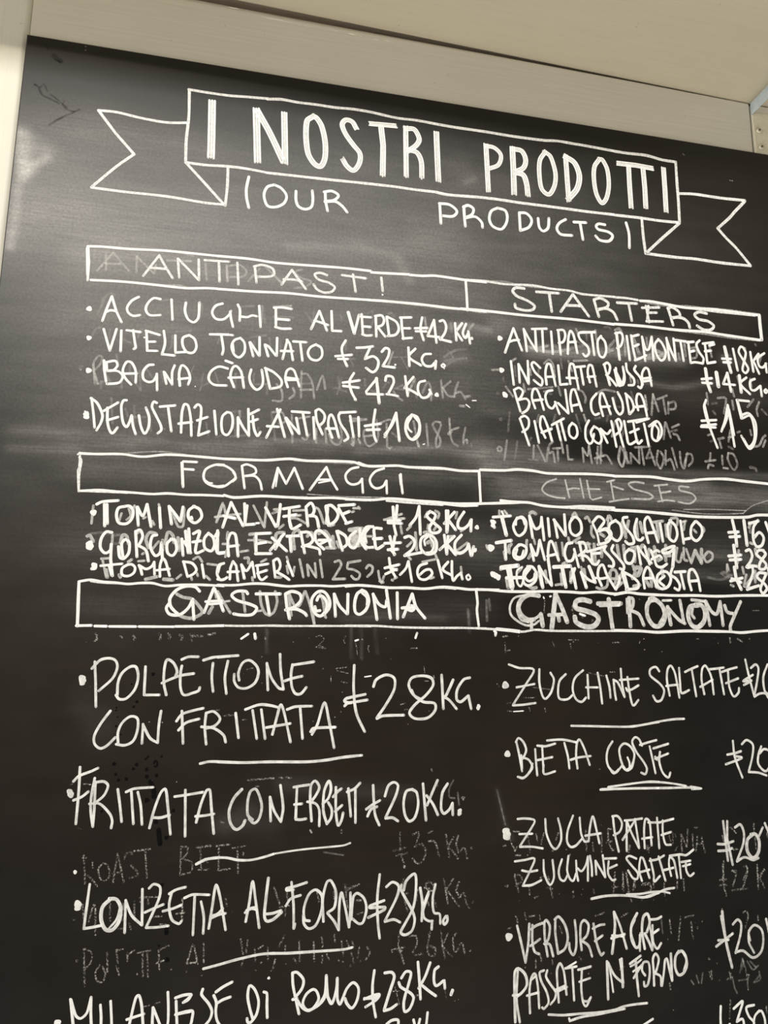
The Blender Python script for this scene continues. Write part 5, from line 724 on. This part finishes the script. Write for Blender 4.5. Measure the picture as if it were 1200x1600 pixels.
p~6.5 4088 3631 23 -11 27 14;p~4.9 4456 3637 24 -28 21 37;p~5.5 4569 3654 23 -12 21 42;p~5.5 4623 3715 -3 64 21 31;p~5.0 4776 3624 -4 86;p~5.6 4763 3657 25 -34 21 42;p~6.6 4700 3776 33 20;p-4.8 3827 3621 -1 42;p-4.8 3870 3620 26 30;p-4.8 3877 3816 -10 -72;p~5.3 3924 3886 -22 32 4 41;p-5.3 4055 3851 -8 93;p-4.8 4115 3839 10 41;p~6.4 4102 3943 -35 52;p~4.9 4415 3818 10 52;p~5.4 4459 3848 58 -34;p-4.8 4358 3862 7 104;p~4.9 4583 3854 20 52;p-6.5 4639 3863 5 147;p-6.6 4706 3882 -4 84;p-4.8 4302 3864 19 103;p~5.4 4557 3918 -36 64;p-5.4 4481 3858 124 6;p-6.7 4901 3673 28 127;p~6.7 4960 3659 -29 98;p~6.7 5030 3668 4 128;p~6.8 5065 3666 19 86;p-5.7 5183 3662 96 -15;p-6.8 5219 3660 9 141;p~5.2 5353 3622 60 -2 -4 55;p-6.8 5301 3679 6 97;p-5.2 5447 3651 49 -13;p-5.2 5483 3650 -16 66;p~5.8 5651 3687 10 22 -14 22;p-5.7 5349 3677 -19 109;p-5.2 5564 3712 22 22;p-5.1 5143 3750 71 -8;p~6.6 4845 3867 17 116;p~6.6 4903 3865 5 106;p-5.6 4971 3884 71 -13;p-5.6 5006 3883 -7 117;p~6.7 5052 3892 25 -33 23 21;p~6.7 5183 3867 17 106;p~6.8 5290 3852 -8 129;p-6.7 5211 3983 36 -22;p~5.1 5396 3870 -19 98 35 20 29 -76;p~5.1 5456 3869 -1 97 29 10;p-5.1 5479 3879 40 117;p~6.9 5520 3985 43 -98;p-6.9 5563 3887 52 107;p-6.9 5624 3874 -9 120;p~5.2 5684 3894 -40 45 21 42 50 -23 10 -43 -29 -21;p~6.8 5272 3939 60 -2;p~6.7 5134 3890 -17 96;p~5.0 4984 4064 36 -12 22 10 -37 43;m-5.3 6103 3625 4 90;p~5.9 6113 3647 -14 23;p-5.9 6099 3804 24 10;p-5.8 5981 3874 -22 110;p~7.1 6144 3858 8 55;p~5.2 5859 3998 9 43;g~5.2 5791 4075 88 -23;p-6.3 3863 3950 10 61;p~6.3 3895 3949 12 -52;p~4.7 3725 3913 21 -10;p-5.2 3828 4093 43 -21;p~6.3 4000 4079 -33 31;p-7.3 3880 4173 9 60;p~6.3 4151 4105 19 102;p~6.3 4206 4094 8 91;p~5.3 4338 4111 8 92;p~8.6 4363 4038 22 -11;p~6.3 4126 4228 -33 6 -32 -15;p-4.8 4291 4204 66 -11;p-6.4 4427 4098 -3 83;p-4.9 4518 4055 9 41;p~7.5 4540 4075 7 93;p~5.4 4646 4217 33 10 58 -22 15 -83;p~4.9 4776 4100 -15 63;p~5.5 4785 4142 68 3;p~5.5 4764 4101 25 -32 33 9 20 73;p-6.6 4840 4182 27 -74;p~5.5 4815 4224 60 -53;p-5.5 4833 4099 -28 105;p~6.6 4980 4032 15 52 -26 54;p~6.6 5009 4042 45 9 -26 54 -24 11;p~6.6 4977 4200 58 -12;p-6.7 5135 4070 4 127;p~6.6 5095 4156 21 41;p~6.7 5242 4046 7 74;p-5.5 5174 4196 34 20;g~5.2 5667 4111 120 18 114 -45;p~5.2 5859 3998 -5 54;p~5.2 6037 4080 -34 99;p-7.0 6097 4101 -81 78;p-5.3 6127 4045 -9 99;p-5.2 5905 4181 -24 -10;p~5.8 6005 4016 8 54;g~11.5 5816 4075 59 20
P|erased_lettering|thin speckled remains of erased menu lines lower left
s-2.5 890 6052 22 179;s-2.5 883 6070 25 0;s~2.5 912 6172 27 19 47 53;s~2.5 949 6089 3 43;s~2.5 1015 6105 -28 37 13 52 28 27 32 -32 -13 -61 -32 -23;s-2.6 1102 6054 -17 179;s-2.6 1102 6054 53 183;s-2.6 1080 6173 57 -1;s~2.6 1207 6042 -52 15 -6 34;s~2.6 1191 6132 43 41 1 26 -47 10;s-2.6 1207 6042 104 -8;s-2.6 1276 6036 22 179;s-2.6 1507 6039 5 171;s~2.6 1506 6030 46 7 -11 48 -26 25;s~2.6 1515 6110 65 21 3 61 -62 14;s-2.7 1611 6040 92 -5;s-2.7 1634 6045 12 133;s-2.6 1628 6181 68 4;s-2.7 1625 6133 64 3;w~2.4 838 6151 5 -6 8 8 -6 9 -7 -9;s-2.0 772 5604 18 -1;s-2.0 855 5605 44 3;so2.0 987 6248;so3.2 1191 6058;s-2.7 1737 6037 91 -7;s-2.7 1757 6051 6 142;s-2.7 1754 6194 83 -6;s-2.7 1849 6056 89 -9;s-2.7 1883 6075 11 143;s-2.7 1921 6086 5 18;s-2.8 1934 5615 124 -6;s-2.8 2067 5608 49 -1;s-2.8 2154 5603 20 5;s-2.8 2203 5605 34 5;s-2.7 1664 6034 36 -3;s-2.6 1671 6184 28 -1;s-2.8 1993 5658 19 1;s-2.7 1762 5882 24 10;m-2.8 2379 5963 11 19;s-2.8 2601 5973 0 19;g~2.8 2481 6114 138 26;s-2.9 3027 6006 1 126;s~2.9 2977 6130 46 -7 46 -12;s-2.9 2998 6163 84 -14;s-2.9 3033 6156 34 90;s~2.9 3115 6029 51 -14 -20 81;s~2.9 3136 6110 51 -17 31 49 -20 64 -42 17 -36 -35;s~2.9 3234 6020 36 -8;s~2.9 3239 6077 42 2 20 39 16 66;s-2.9 3370 6036 25 157;s~2.9 3427 6057 -42 65;s~2.9 3390 6127 37 35 33 44;s~3.0 3464 6050 -16 56 15 58;s~3.0 3463 6164 48 -26 19 69;so3.7 3564 6138;so2.8 3460 6206;so2.7 3393 6190;so2.8 3530 6207;g~3.0 3430 5662 -32 58 0 58 42 11;g~3.0 3462 5751 10 88;so5.6 3504 5792;s~3.0 3292 5658 16 39;g-3.0 3261 5579 5 15;s-2.5 905 6353 16 92;s~2.5 951 6460 27 -103 15 93;s-2.5 988 6383 9 142;s-2.5 1076 6355 8 110;s-2.5 1228 6356 6 85;s-2.5 1203 6489 15 35;s-2.5 1159 6360 3 110;s-2.6 1262 6333 12 51;s-2.6 1315 6336 2 43;s-2.6 1288 6334 97 2;s-2.6 1349 6457 62 0;s-2.6 1396 6507 62 8;s-2.6 1534 6358 4 77;s-2.6 1499 6450 53 -5;so2.7 861 6441;so2.3 1000 6544;s-2.6 1534 6444 8 51;s-2.5 1178 6513 -43 5;s-2.5 934 6620 22 222;s~2.5 938 6620 45 28 4 50 -39 46;s~2.5 1039 6726 -22 40 12 49 35 11 13 -47 -20 -43;s-2.5 1081 6656 8 115;s-2.5 1136 6643 14 80;s-2.5 1136 6643 43 -1;s-2.5 1206 6665 3 50;s-2.5 1203 6681 45 -29;s-2.5 1267 6670 93 -10;s-2.5 1300 6672 11 142;s-2.5 1329 6666 15 150;s-2.5 1401 6663 12 126;s-2.5 1406 6663 64 -24;s-2.5 1389 6741 60 -16;s-2.6 1617 6645 -34 115;s-2.6 1626 6654 29 112;s-2.6 1587 6757 63 0;s-2.6 1686 6642 8 119;so3.1 898 6689;so2.3 1274 6798;so2.3 1309 6814;so2.3 1344 6818;so2.4 1488 6785;so2.4 1586 6807;so2.0 1685 6840;so2.3 1020 6798;so3.1 1152 6756;s-2.5 1142 6734 21 60;s-2.6 1931 6634 18 95;s-2.6 1977 6645 -8 77;s-2.6 1950 6763 -7 42;s-2.6 2025 6701 8 77;s-2.6 2049 6702 31 -15;s-2.6 2113 6698 3 78;s~2.7 2223 6633 -40 71;s-2.7 2230 6698 1 44;s-2.6 2167 6771 -16 68;s-2.7 2323 6670 9 131;s-2.7 2289 6781 20 27;s-2.7 2423 6686 8 123;s-2.7 2480 6664 6 62;s-2.7 2483 6778 1 43;s-2.7 2566 6653 6 44;s-2.7 2615 6691 17 98;s-2.7 2654 6694 16 45;s-2.7 2688 6705 20 28;s~2.7 2743 6745 -14 69;s~2.7 2797 6749 20 36 -29 42;s-2.7 2685 6776 20 62;s-2.7 2516 6772 15 36;so2.9 2071 6790;so2.4 2036 6836;so2.5 2142 6846;so2.5 2238 6809;so2.1 2473 6662;so2.5 2599 6817;so2.1 2628 6828;so3.0 2682 6856;so2.6 2749 6831;s-2.6 1818 6375 11 45;so1.6 1868 6461;s-2.7 2142 6325 41 108;s-2.7 2228 6356 12 72;s-2.7 2222 6462 1 44;s-2.7 2184 6451 66 -5;s-2.8 2633 6331 22 159;s-2.8 2653 6359 83 -22;s-2.8 2703 6443 50 -1;s-2.8 2725 6530 39 -6;s-2.7 2439 6369 16 72;s-2.8 2555 6376 6 45;so2.1 2224 6513;s-2.9 3352 6336 31 168;s-2.9 3425 6340 -57 71;s-2.9 3373 6411 93 117;s~2.9 3467 6365 -21 55 31 48;s~2.9 3466 6468 37 -26 15 57 26 48;so3.2 3568 6506;s~2.9 3239 6348 -21 22 21 38 31 2 5 -37 -36 -25;s-2.9 3280 6475 20 47;s-2.8 3050 6415 36 121;s-2.9 3055 6323 -5 28;s-2.8 3065 6420 21 -3;s-2.9 3157 6394 -10 82;s-2.9 3285 6364 5 47;s~2.9 3228 6471 11 38;s~2.8 2636 6336 10 36 88 -35;s-2.9 3208 6387 41 12;s~2.8 3022 6685 0 71 36 110;s-2.8 2972 6779 90 -11;s-2.8 3017 6791 30 -2;s~2.8 3097 6699 50 3 5 55 -30 51;s-2.8 3137 6823 41 -2;s~2.8 3249 6682 -11 63 -10 35;s~2.8 3228 6771 10 55 41 12 10 -44 -41 -21;s-2.8 3330 6679 10 100 20 83;s-2.8 3382 6701 -42 78;s-2.8 3340 6779 69 78;s~2.9 3443 6705 -26 35 15 82 36 -24;s~2.9 3469 6780 20 -8 15 65;so2.6 2976 6790;so3.1 3193 6818;so2.6 3060 6873;so3.1 3358 6864;so2.7 3335 6781;so3.1 3544 6826;so2.2 3504 6841;so2.2 3411 6855;so3.5 3243 6691;so3.6 3059 6240;so2.6 3185 6818;s-1.7 2997 7016 32 107;s-1.7 2983 7043 46 0;so2.6 3139 7088;so1.7 3120 6968;s-1.7 3352 7037 14 75;so1.7 3369 7119;so1.7 3431 7142;so1.8 3455 7136;so1.7 3027 7127;s-1.7 3268 6998 19 -40;s-2.8 3148 7085 18 -6;s-1.9 1327 6994 47 -7;s-1.9 1397 6982 32 -5;s-1.6 1548 7018 11 -15
P|erased_lettering|thin speckled remains of erased menu lines lower right
s-2.9 3893 6038 44 6;s-2.9 4007 6084 14 108;s-2.9 4074 6068 4 49;s~2.9 4135 6061 -18 38 -6 39;s-2.9 4259 6047 -31 67;s-2.9 4473 6056 0 148;s-2.9 4526 6148 3 59;s-2.9 4604 6082 -7 138;s~3.0 4657 6055 -4 89;s-3.0 4641 6153 46 -7;s-3.0 4663 6164 21 41;s-2.8 3901 6176 17 -28;s-2.8 3906 6205 38 4;so2.4 3998 6210;so3.3 3826 6134;so1.9 3810 6138;so2.4 4069 6066;so2.5 4601 6030;so1.9 4310 6187;s-2.8 3859 6087 42 89;g-2.9 3768 5742 61 247;s~2.9 4198 6191 11 0;s-2.9 4342 6222 -34 23;s-3.0 4965 6179 10 40;s~3.0 4836 6183 -14 49;s-3.0 5165 6108 20 61;s-3.0 5201 6109 1 81;s-3.1 5272 6123 4 121;s-3.1 5278 6123 36 93;s-3.1 5336 6085 -16 131;s-3.1 5417 6139 -21 111;s-3.1 5452 6151 22 113;s-3.1 5406 6200 61 -2;s-3.1 5375 6127 -1 102;s-3.1 5397 6077 24 3;s-3.0 4656 6065 2 79;s-3.0 4662 6055 35 6;s-3.0 4678 6215 23 -9;s-3.0 4830 6182 -9 50;s-3.0 4982 6190 9 50;s-3.0 5005 6201 -25 19;s-3.1 5224 6120 4 31;s-3.0 5216 6241 20 -29;s-3.1 5716 6091 46 44;s-3.2 5925 6069 7 198;s-3.1 5637 6150 9 41;s-3.1 5727 6257 38 -4;s-3.1 5634 6334 -18 140;s-3.1 5619 6363 7 72;s~3.1 5829 6374 9 42 -44 69;s~3.1 5702 6408 35 23;s-3.1 5928 6380 2 112;s-3.1 5994 6414 -47 38;s-3.2 6039 6147 8 42;s-2.8 3892 6342 29 116;s~2.8 3892 6338 48 12 10 34 -49 30;s-2.8 4004 6415 4 67;s-2.8 4045 6508 27 -13;s-2.8 4093 6373 33 -8;s-2.8 4159 6367 28 145;s-2.8 4145 6443 44 12;s-2.9 4699 6368 -19 155;s-2.9 4671 6469 46 2;s-2.9 4767 6391 -11 97;s~2.9 4791 6373 8 69 18 99;s-2.9 4858 6426 -16 77;s~3.0 4925 6459 59 4 8 49 -47 7;s-2.9 4517 6474 5 29;so3.7 3836 6413;so1.9 3925 6517;so1.9 4243 6491;so3.3 4354 6484;so3.8 4353 6517;so1.9 4420 6507;so1.9 4433 6469;so1.9 4826 6578;so2.0 4851 6553;s-2.8 3815 6414 16 -4;s-2.8 3896 6621 15 43;s-2.8 3966 6602 10 47;s-2.8 3998 6632 54 -6;s-2.8 4079 6628 5 29;s-2.9 4526 6662 74 -19;s-2.9 4735 6681 52 -21;s-2.8 4082 6898 4 38;s-2.8 4173 6933 -1 28;s-2.8 4392 6940 10 20;s-2.7 4044 6923 -2 55;s-2.8 4235 6714 20 48;so1.8 3962 6967;so1.9 4386 6933;so1.8 4159 7024;so2.3 4453 7048;s-2.7 3830 6705 27 -8;s-2.9 4762 6371 4 137;s-2.9 4796 6383 7 79;s-2.9 4800 6511 26 60;s-2.9 4863 6426 -3 59;s~3.0 4919 6469 69 4 -3 58;s-3.0 5014 6435 2 59;s-3.0 5106 6470 0 88;s-3.0 5274 6449 0 80;s-3.0 5219 6456 -4 60;so2.4 4825 6580;so2.0 4912 6576;so2.0 5011 6580;so2.0 5110 6586;s-3.1 5626 6358 -6 151;s-3.1 5586 6472 61 -1;s-3.1 5583 6512 61 -1;s-3.1 5619 6519 18 72;s~3.1 5701 6413 37 2 -17 60 -23 49;s-3.1 5689 6554 87 -5;s~3.1 5803 6388 37 2 -13 71 -45 88;s-3.1 5782 6551 44 -1;s-3.1 5928 6379 -4 179;s-3.1 5994 6419 -50 58;s-3.1 5944 6477 37 74;s-3.0 5231 6714 -28 153;s-2.9 5136 6727 6 97;s-3.0 5266 6721 78 -12;s-3.0 5317 6758 9 118;so2.9 5115 6866;so2.9 5203 6872;so2.5 5412 6760;so2.0 5353 6761;so4.0 5368 6801;g-2.9 5066 6722 6 97;s~3.1 5773 6719 32 -8 9 41 -32 77;s-3.1 5901 6748 2 40;so3.0 5591 6683;g-3.0 5739 7043 13 60;g-3.0 5749 7063 -23 57;g~3.0 5779 7066 44 62 51 -26;s-2.9 5463 7109 1 58;so3.0 5514 7063;s-3.0 5589 7177 48 -6;s-3.0 5617 7131 13 49;g~3.0 5783 7163 -18 67;g~3.0 5880 7171 -53 44;so2.5 5785 7164;s-3.0 5446 7021 11 10;s-2.8 4704 7039 35 -16;s~2.5 5739 7046 25 101 6 117;g-3.0 5692 7195 79 -3;g-3.0 5739 7046 -31 96;g~3.0 5804 7069 52 49;g~3.0 5876 7147 6 54 -58 18;g~3.0 5640 7164 15 81 19 37;so2.5 5779 7161;so2.5 5770 7264;so3.0 5528 7181;so5.0 5624 7149;s-2.0 5445 7113 12 54;s-2.9 5106 7165 8 44;so1.9 5126 7349;s-2.9 5610 7321 -17 130;s-3.0 5915 7392 2 44;g-2.9 5335 7130 17 55;g-2.9 5390 7117 -16 69;g-2.9 5289 7162 20 28
P|chalk_speck|scattered chalk specks under the GASTRONOMIA heading
s~3.4 853 4613 13 9 -2 26;s~2.6 849 4665 20 -13;s-2.6 1018 4628 17 15;s~3.5 1103 4624 14 18 -7 13;s~3.5 1274 4610 14 13 -3 27;s~3.5 1339 4609 14 18 -7 18;s~3.5 1418 4618 18 13 -7 27;s~3.6 1493 4613 10 22;s-3.6 1502 4622 71 4;s-3.6 1612 4616 49 -11;s-2.7 1499 4653 5 7;so1.7 799 4670;w-3.6 1846 4642 49 -35;w-4.6 1940 4605 6 36;s-2.7 1950 4614 10 23;s-2.7 2014 4632 10 18;s~1.9 2386 4625 28 -10 29 23 -27 38 -28 23;s-1.9 2416 4689 33 14;so1.9 2337 4632;so1.8 2219 4663;s~1.9 2605 4619 -14 28 10 23;w-2.9 2677 4651 24 -7;so2.9 2730 4646;s-1.9 2682 4674 6 28;so2.9 2779 4693;w-3.9 3138 4629 13 -38;s-1.9 3103 4706 50 -3;s-2.9 2677 4656 24 -10;s-1.9 2683 4684 10 18;so1.9 2779 4693;so1.9 2910 4631;w~4.0 3766 4572 16 9 -6 25;so2.9 2730 4644;w~4.0 3775 4572 1 31;s-3.0 3839 4615 42 -10;s-2.0 3854 4659 1 78;s-2.0 3858 4720 37 -2;so2.0 3966 4609;s-2.1 4248 4647 15 40;s-2.1 4385 4635 87 1;s-2.1 4400 4666 4 35;so2.1 4428 4651;s-2.1 4765 4655 62 -1;so2.1 4642 4660;w~3.1 4184 4303 5 10;s-2.1 4194 4328 -9 100;w-3.2 4238 4297 11 -3;s-2.1 4428 4365 8 80;so3.2 4421 4400;w~4.2 4491 4430 44 14;so4.2 4595 4484;so4.2 4513 4455;s~2.2 5009 4638 -7 20;so2.2 5044 4623;s-2.2 5521 4620 23 0;so2.2 5688 4613;s~3.4 5832 4607 3 42;s-3.4 5904 4617 46 26;so3.4 6020 4617;so2.2 5720 4655;so2.2 5045 4709;so3.4 5962 4783;so2.2 5199 4724;g-2.3 6072 4382 61 -1;so2.1 4810 4652;s-2.2 5017 4298 11 16;s-1.9 2377 4699 82 10;s-1.9 2534 4854 82 -10;s-1.9 2545 4869 82 20;s-1.9 2500 4908 6 55;w-1.9 2752 4914 47 -7;s-1.9 2577 4948 47 10;so1.9 2442 4854;s-1.8 1894 4857 44 -9;so1.8 1876 4886;so1.8 1998 4769;so2.2 2006 4955;so1.8 2381 5225;so1.8 2537 5198;s-1.8 1754 5177 67 -4;s-1.8 1880 5207 29 -4;so1.8 2581 5160;so1.4 2589 5022;s-1.9 3102 4707 54 -3;so2.4 2948 4782;s-1.9 3205 4840 5 46;w-1.9 2760 4914 42 -7;s-1.9 3210 4947 27 0;s-1.9 3280 4906 6 21;s-1.9 3024 5116 32 -9;s-1.9 3051 5151 48 1;so1.9 3242 5164;so1.9 3083 5256;s-1.9 2690 4713 5 41;s-1.9 2773 4703 11 30;s-2.0 3850 4720 39 0;s-2.0 3995 5076 91 1;w-2.0 3913 5178 79 -4;s-2.0 3863 5172 39 6;s-2.0 4038 5149 11 26;s-2.0 4169 5156 5 26;s-2.0 3783 4971 16 20;s-2.0 3853 5116 39 -5;s-2.1 4732 4885 42 1;g-2.0 4076 4999 138 16;s-2.1 4546 4890 130 27;so2.0 4608 5619;so2.1 5022 5625;so1.3 848 4971;so1.7 1249 5211;so2.1 1335 5215;s-1.8 1747 5177 47 -9;s-1.7 1659 5138 57 0;so1.6 842 5882;so1.2 858 5887;so1.7 1454 5610;so1.7 1294 5599;so1.7 1681 5797;m-1.6 434 60 5 1;m-1.6 434 26 3 5;g-4.0 5711 140 11 11;m-2.0 6190 344 10 5;m-2.0 6214 345 7 4
P|water_spot|dark dried water drops beside the FRITTATA line
ko4.5 1040 5481;ko5.0 1184 5490;ko4.2 1165 5517;ko5.0 1252 5523;ko4.1 1053 5549;ko4.5 1074 5587;ko5.0 1123 5582;ko5.8 1256 5571;k~3.4 1296 5486 8 -18 15 14 -3 23 -14 -1;k~3.4 1240 5457 17 -17;ko5.0 1319 5564;k~7.5 1281 5603 27 64 2 36;ko6.6 1266 5723;ko5.0 1443 5797;ko3.6 982 5783;ko5.8 1334 5864;k~7.4 1355 5917 8 54 6 35;ko5.8 1408 5968;ko3.4 1344 5442;ko5.2 1254 4889;ko2.6 1116 4956;ko4.3 1158 5075;ko3.8 1140 5108;ko2.5 1027 5113;ko2.5 1026 5131;ko2.1 1038 5174;ko3.3 1033 5235;ko2.5 1068 5290;ko5.0 1037 5482;ko3.3 1044 5267;k~6.4 1442 6540 2 25;ko4.9 1399 6264;ko3.2 1400 6638;ko6.3 1458 6726;ko4.8 1438 6395
P|finger_mark|dark finger marks in the dust near the left edge
f~4.0 94 431 25 13 36 65 58 26 69 28;f~3.0 132 454 28 -35 29 54;f~4.0 226 761 44 -44 58 -47 104 -80;f~3.0 317 539 -10 31 40 38 50 6;f~3.0 215 498 52 35 79 60;f~9.3 210 152 21 25 33 17;f~4.1 224 188 33 12;f~3.1 153 86 10 27
"""

def spline(p, per=5):
    if len(p) < 3: return p
    out = []
    q = [2 * p[0] - p[1]] + list(p) + [2 * p[-1] - p[-2]]
    for i in range(1, len(q) - 2):
        a, b_, c_, d = q[i - 1], q[i], q[i + 1], q[i + 2]
        for k in range(per):
            s = k / per
            # centripetal-ish: limit the tangents so uneven spacing does not loop
            l = np.linalg.norm(c_ - b_)
            t0 = (c_ - a); t1 = (d - b_)
            n0 = np.linalg.norm(t0); n1 = np.linalg.norm(t1)
            t0 = t0 / (n0 + 1e-9) * min(n0 * .5, l * .95)
            t1 = t1 / (n1 + 1e-9) * min(n1 * .5, l * .95)
            h1 = 2 * s**3 - 3 * s**2 + 1; h2 = s**3 - 2 * s**2 + s
            h3 = -2 * s**3 + 3 * s**2; h4 = s**3 - s**2
            out.append(h1 * b_ + h2 * t0 + h3 * c_ + h4 * t1)
    out.append(p[-1])
    return out

class Ink:
    def __init__(self): self.v, self.f, self.m = [], [], []
    def put(self, x, y, z):
        self.v.append(tuple(W(x, y, z) - OFF)); return len(self.v) - 1
    def disc(self, c, w, key, z):
        r = w / 2
        k = KEYS.index(key)
        mid = self.put(c[0], c[1], z + .25)
        ph = rng.random() * 6
        rim = [self.put(c[0] + r * (1 + .10 * math.sin(3 * a + ph)) * math.cos(a), c[1] + r * (1 + .10 * math.sin(3 * a + ph)) * math.sin(a), z) for a in [j * math.tau / 18 for j in range(18)]]
        for j in range(18):
            self.f.append((mid, rim[j], rim[(j + 1) % 18])); self.m.append(k)
    def ribbon(self, p, w, key, z):
        k = KEYS.index(key)
        p = [np.asarray(q, float) for q in p]
        dense = [p[0]]
        for a, b_ in zip(p, p[1:]):
            d = np.linalg.norm(b_ - a)
            nn = max(1, int(d / 6))
            for i in range(1, nn + 1): dense.append(a + (b_ - a) * i / nn)
        p = [dense[0]]
        for q in dense[1:]:
            if np.linalg.norm(q - p[-1]) > .12: p.append(q)
        if len(p) < 2:
            return self.disc(p[0], w, key, z)
        n = len(p)
        tan = []
        for i in range(n):
            d = p[min(i + 1, n - 1)] - p[max(i - 1, 0)]
            tan.append(d / (np.linalg.norm(d) + 1e-9))
        seed = rng.random() * 100
        rows = []
        s = 0
        for i in range(n):
            if i: s += np.linalg.norm(p[i] - p[i - 1])
            wob = 1 + .13 * noise.noise((s * .05, seed, 0)) + .06 * noise.noise((s * .25, seed, 5))
            hw = w / 2 * wob
            nrm = np.array([-tan[i][1], tan[i][0]])
            a = p[i] + nrm * hw; b_ = p[i] - nrm * hw
            rows.append((self.put(a[0], a[1], z), self.put(p[i][0], p[i][1], z + .22), self.put(b_[0], b_[1], z)))
        for (a, b_, c_), (d, e, f_) in zip(rows, rows[1:]):
            self.f += [(a, b_, e, d), (b_, c_, f_, e)]; self.m += [k, k]
        for end, sgn in ((0, -1), (n - 1, 1)):
            t_ = tan[end] * sgn
            nrm = np.array([-tan[end][1], tan[end][0]])
            hw = w / 2
            fan = [rows[end][0]]
            for j in range(1, 6):
                a = math.pi * j / 6
                q = p[end] + nrm * hw * math.cos(a) + t_ * hw * .9 * math.sin(a)
                fan.append(self.put(q[0], q[1], z))
            fan.append(rows[end][2])
            for a, b_ in zip(fan, fan[1:]):
                self.f.append((rows[end][1], a, b_)); self.m.append(k)
    def stroke(self, key, kind, w, p):
        w *= 1.0 if kind == 'o' or key == 't' else .85
        if key == 't':                     # thick title letters: three marker passes side by side
            if kind == '~': p = spline(p, 6)
            self.path(p, w * .80, 'u')
            for o in (-1, 0, 1):
                sh = o * w * .34 + rng.uniform(-.25, .25)
                q = []
                for i in range(len(p)):
                    d = p[min(i + 1, len(p) - 1)] - p[max(i - 1, 0)]
                    d = d / (np.linalg.norm(d) + 1e-9)
                    q.append(p[i] + np.array([-d[1], d[0]]) * sh)
                ext = rng.uniform(-1.2, 1.6)
                d = q[-1] - q[-2]; q[-1] = q[-1] + d / np.linalg.norm(d) * max(min(ext, 1.6), -2); q[0] = q[0] + (q[0] - q[1]) / (np.linalg.norm(q[0] - q[1]) + 1e-9) * (w * .34 + rng.uniform(-.8, .8)); q[-1] = q[-1] + d / np.linalg.norm(d) * w * .34
                self.path(q, w * .275, 'w')
            return
        if kind == 'o': return self.disc(p[0], w, key, INK[key][1] + .03)
        if kind == '~': p = spline(p, 5)
        self.path(p, w, key)
    def path(self, p, w, key):
        z = INK[key][1] + rng.uniform(0, .04)
        run = [p[0]]
        for i in range(1, len(p)):
            run.append(p[i])
            if i < len(p) - 1:
                a = p[i] - p[i - 1]; b_ = p[i + 1] - p[i]
                c_ = float(a @ b_) / (np.linalg.norm(a) * np.linalg.norm(b_) + 1e-9)
                if c_ < .45:
                    self.ribbon(run, w, key, z); run = [p[i]]
        if len(run) > 1: self.ribbon(run, w, key, z)
    def build(self, name, parent):
        if not self.f: return None
        used = sorted(set(self.m))
        me = bpy.data.meshes.new(name)
        me.from_pydata(self.v, [], self.f)
        me.polygons.foreach_set('material_index', [used.index(i) for i in self.m])
        me.polygons.foreach_set('use_smooth', [True] * len(self.f))
        o = link(name, me, [INK[KEYS[i]][0] for i in used], parent)
        return o

def read(line, ink):
    for s in line.split(';'):
        h, *v = s.split(' ')
        q = np.cumsum(np.array([float(a) for a in v]).reshape(-1, 2), 0) * .2
        ink.stroke(h[0], h[1], float(h[2:]), list(q))

part = None; pname = plabel = None; sub = None
for line in WRITING.strip().split('\n'):
    if line.startswith('P|'):
        _, pname, plabel = line.split('|'); part = None; sub = None
    elif line.startswith('S|'):
        sub = line[2:]
    else:
        ink = Ink(); read(line, ink)
        if sub is None:
            part = ink.build(pname, board)
            part['label'] = plabel
            if pname in ('erased_lettering', 'chalk_speck', 'water_spot', 'finger_mark'):
                part['kind'] = 'stuff'         # blurred remains nobody could count
        else:
            ink.build(sub, part)
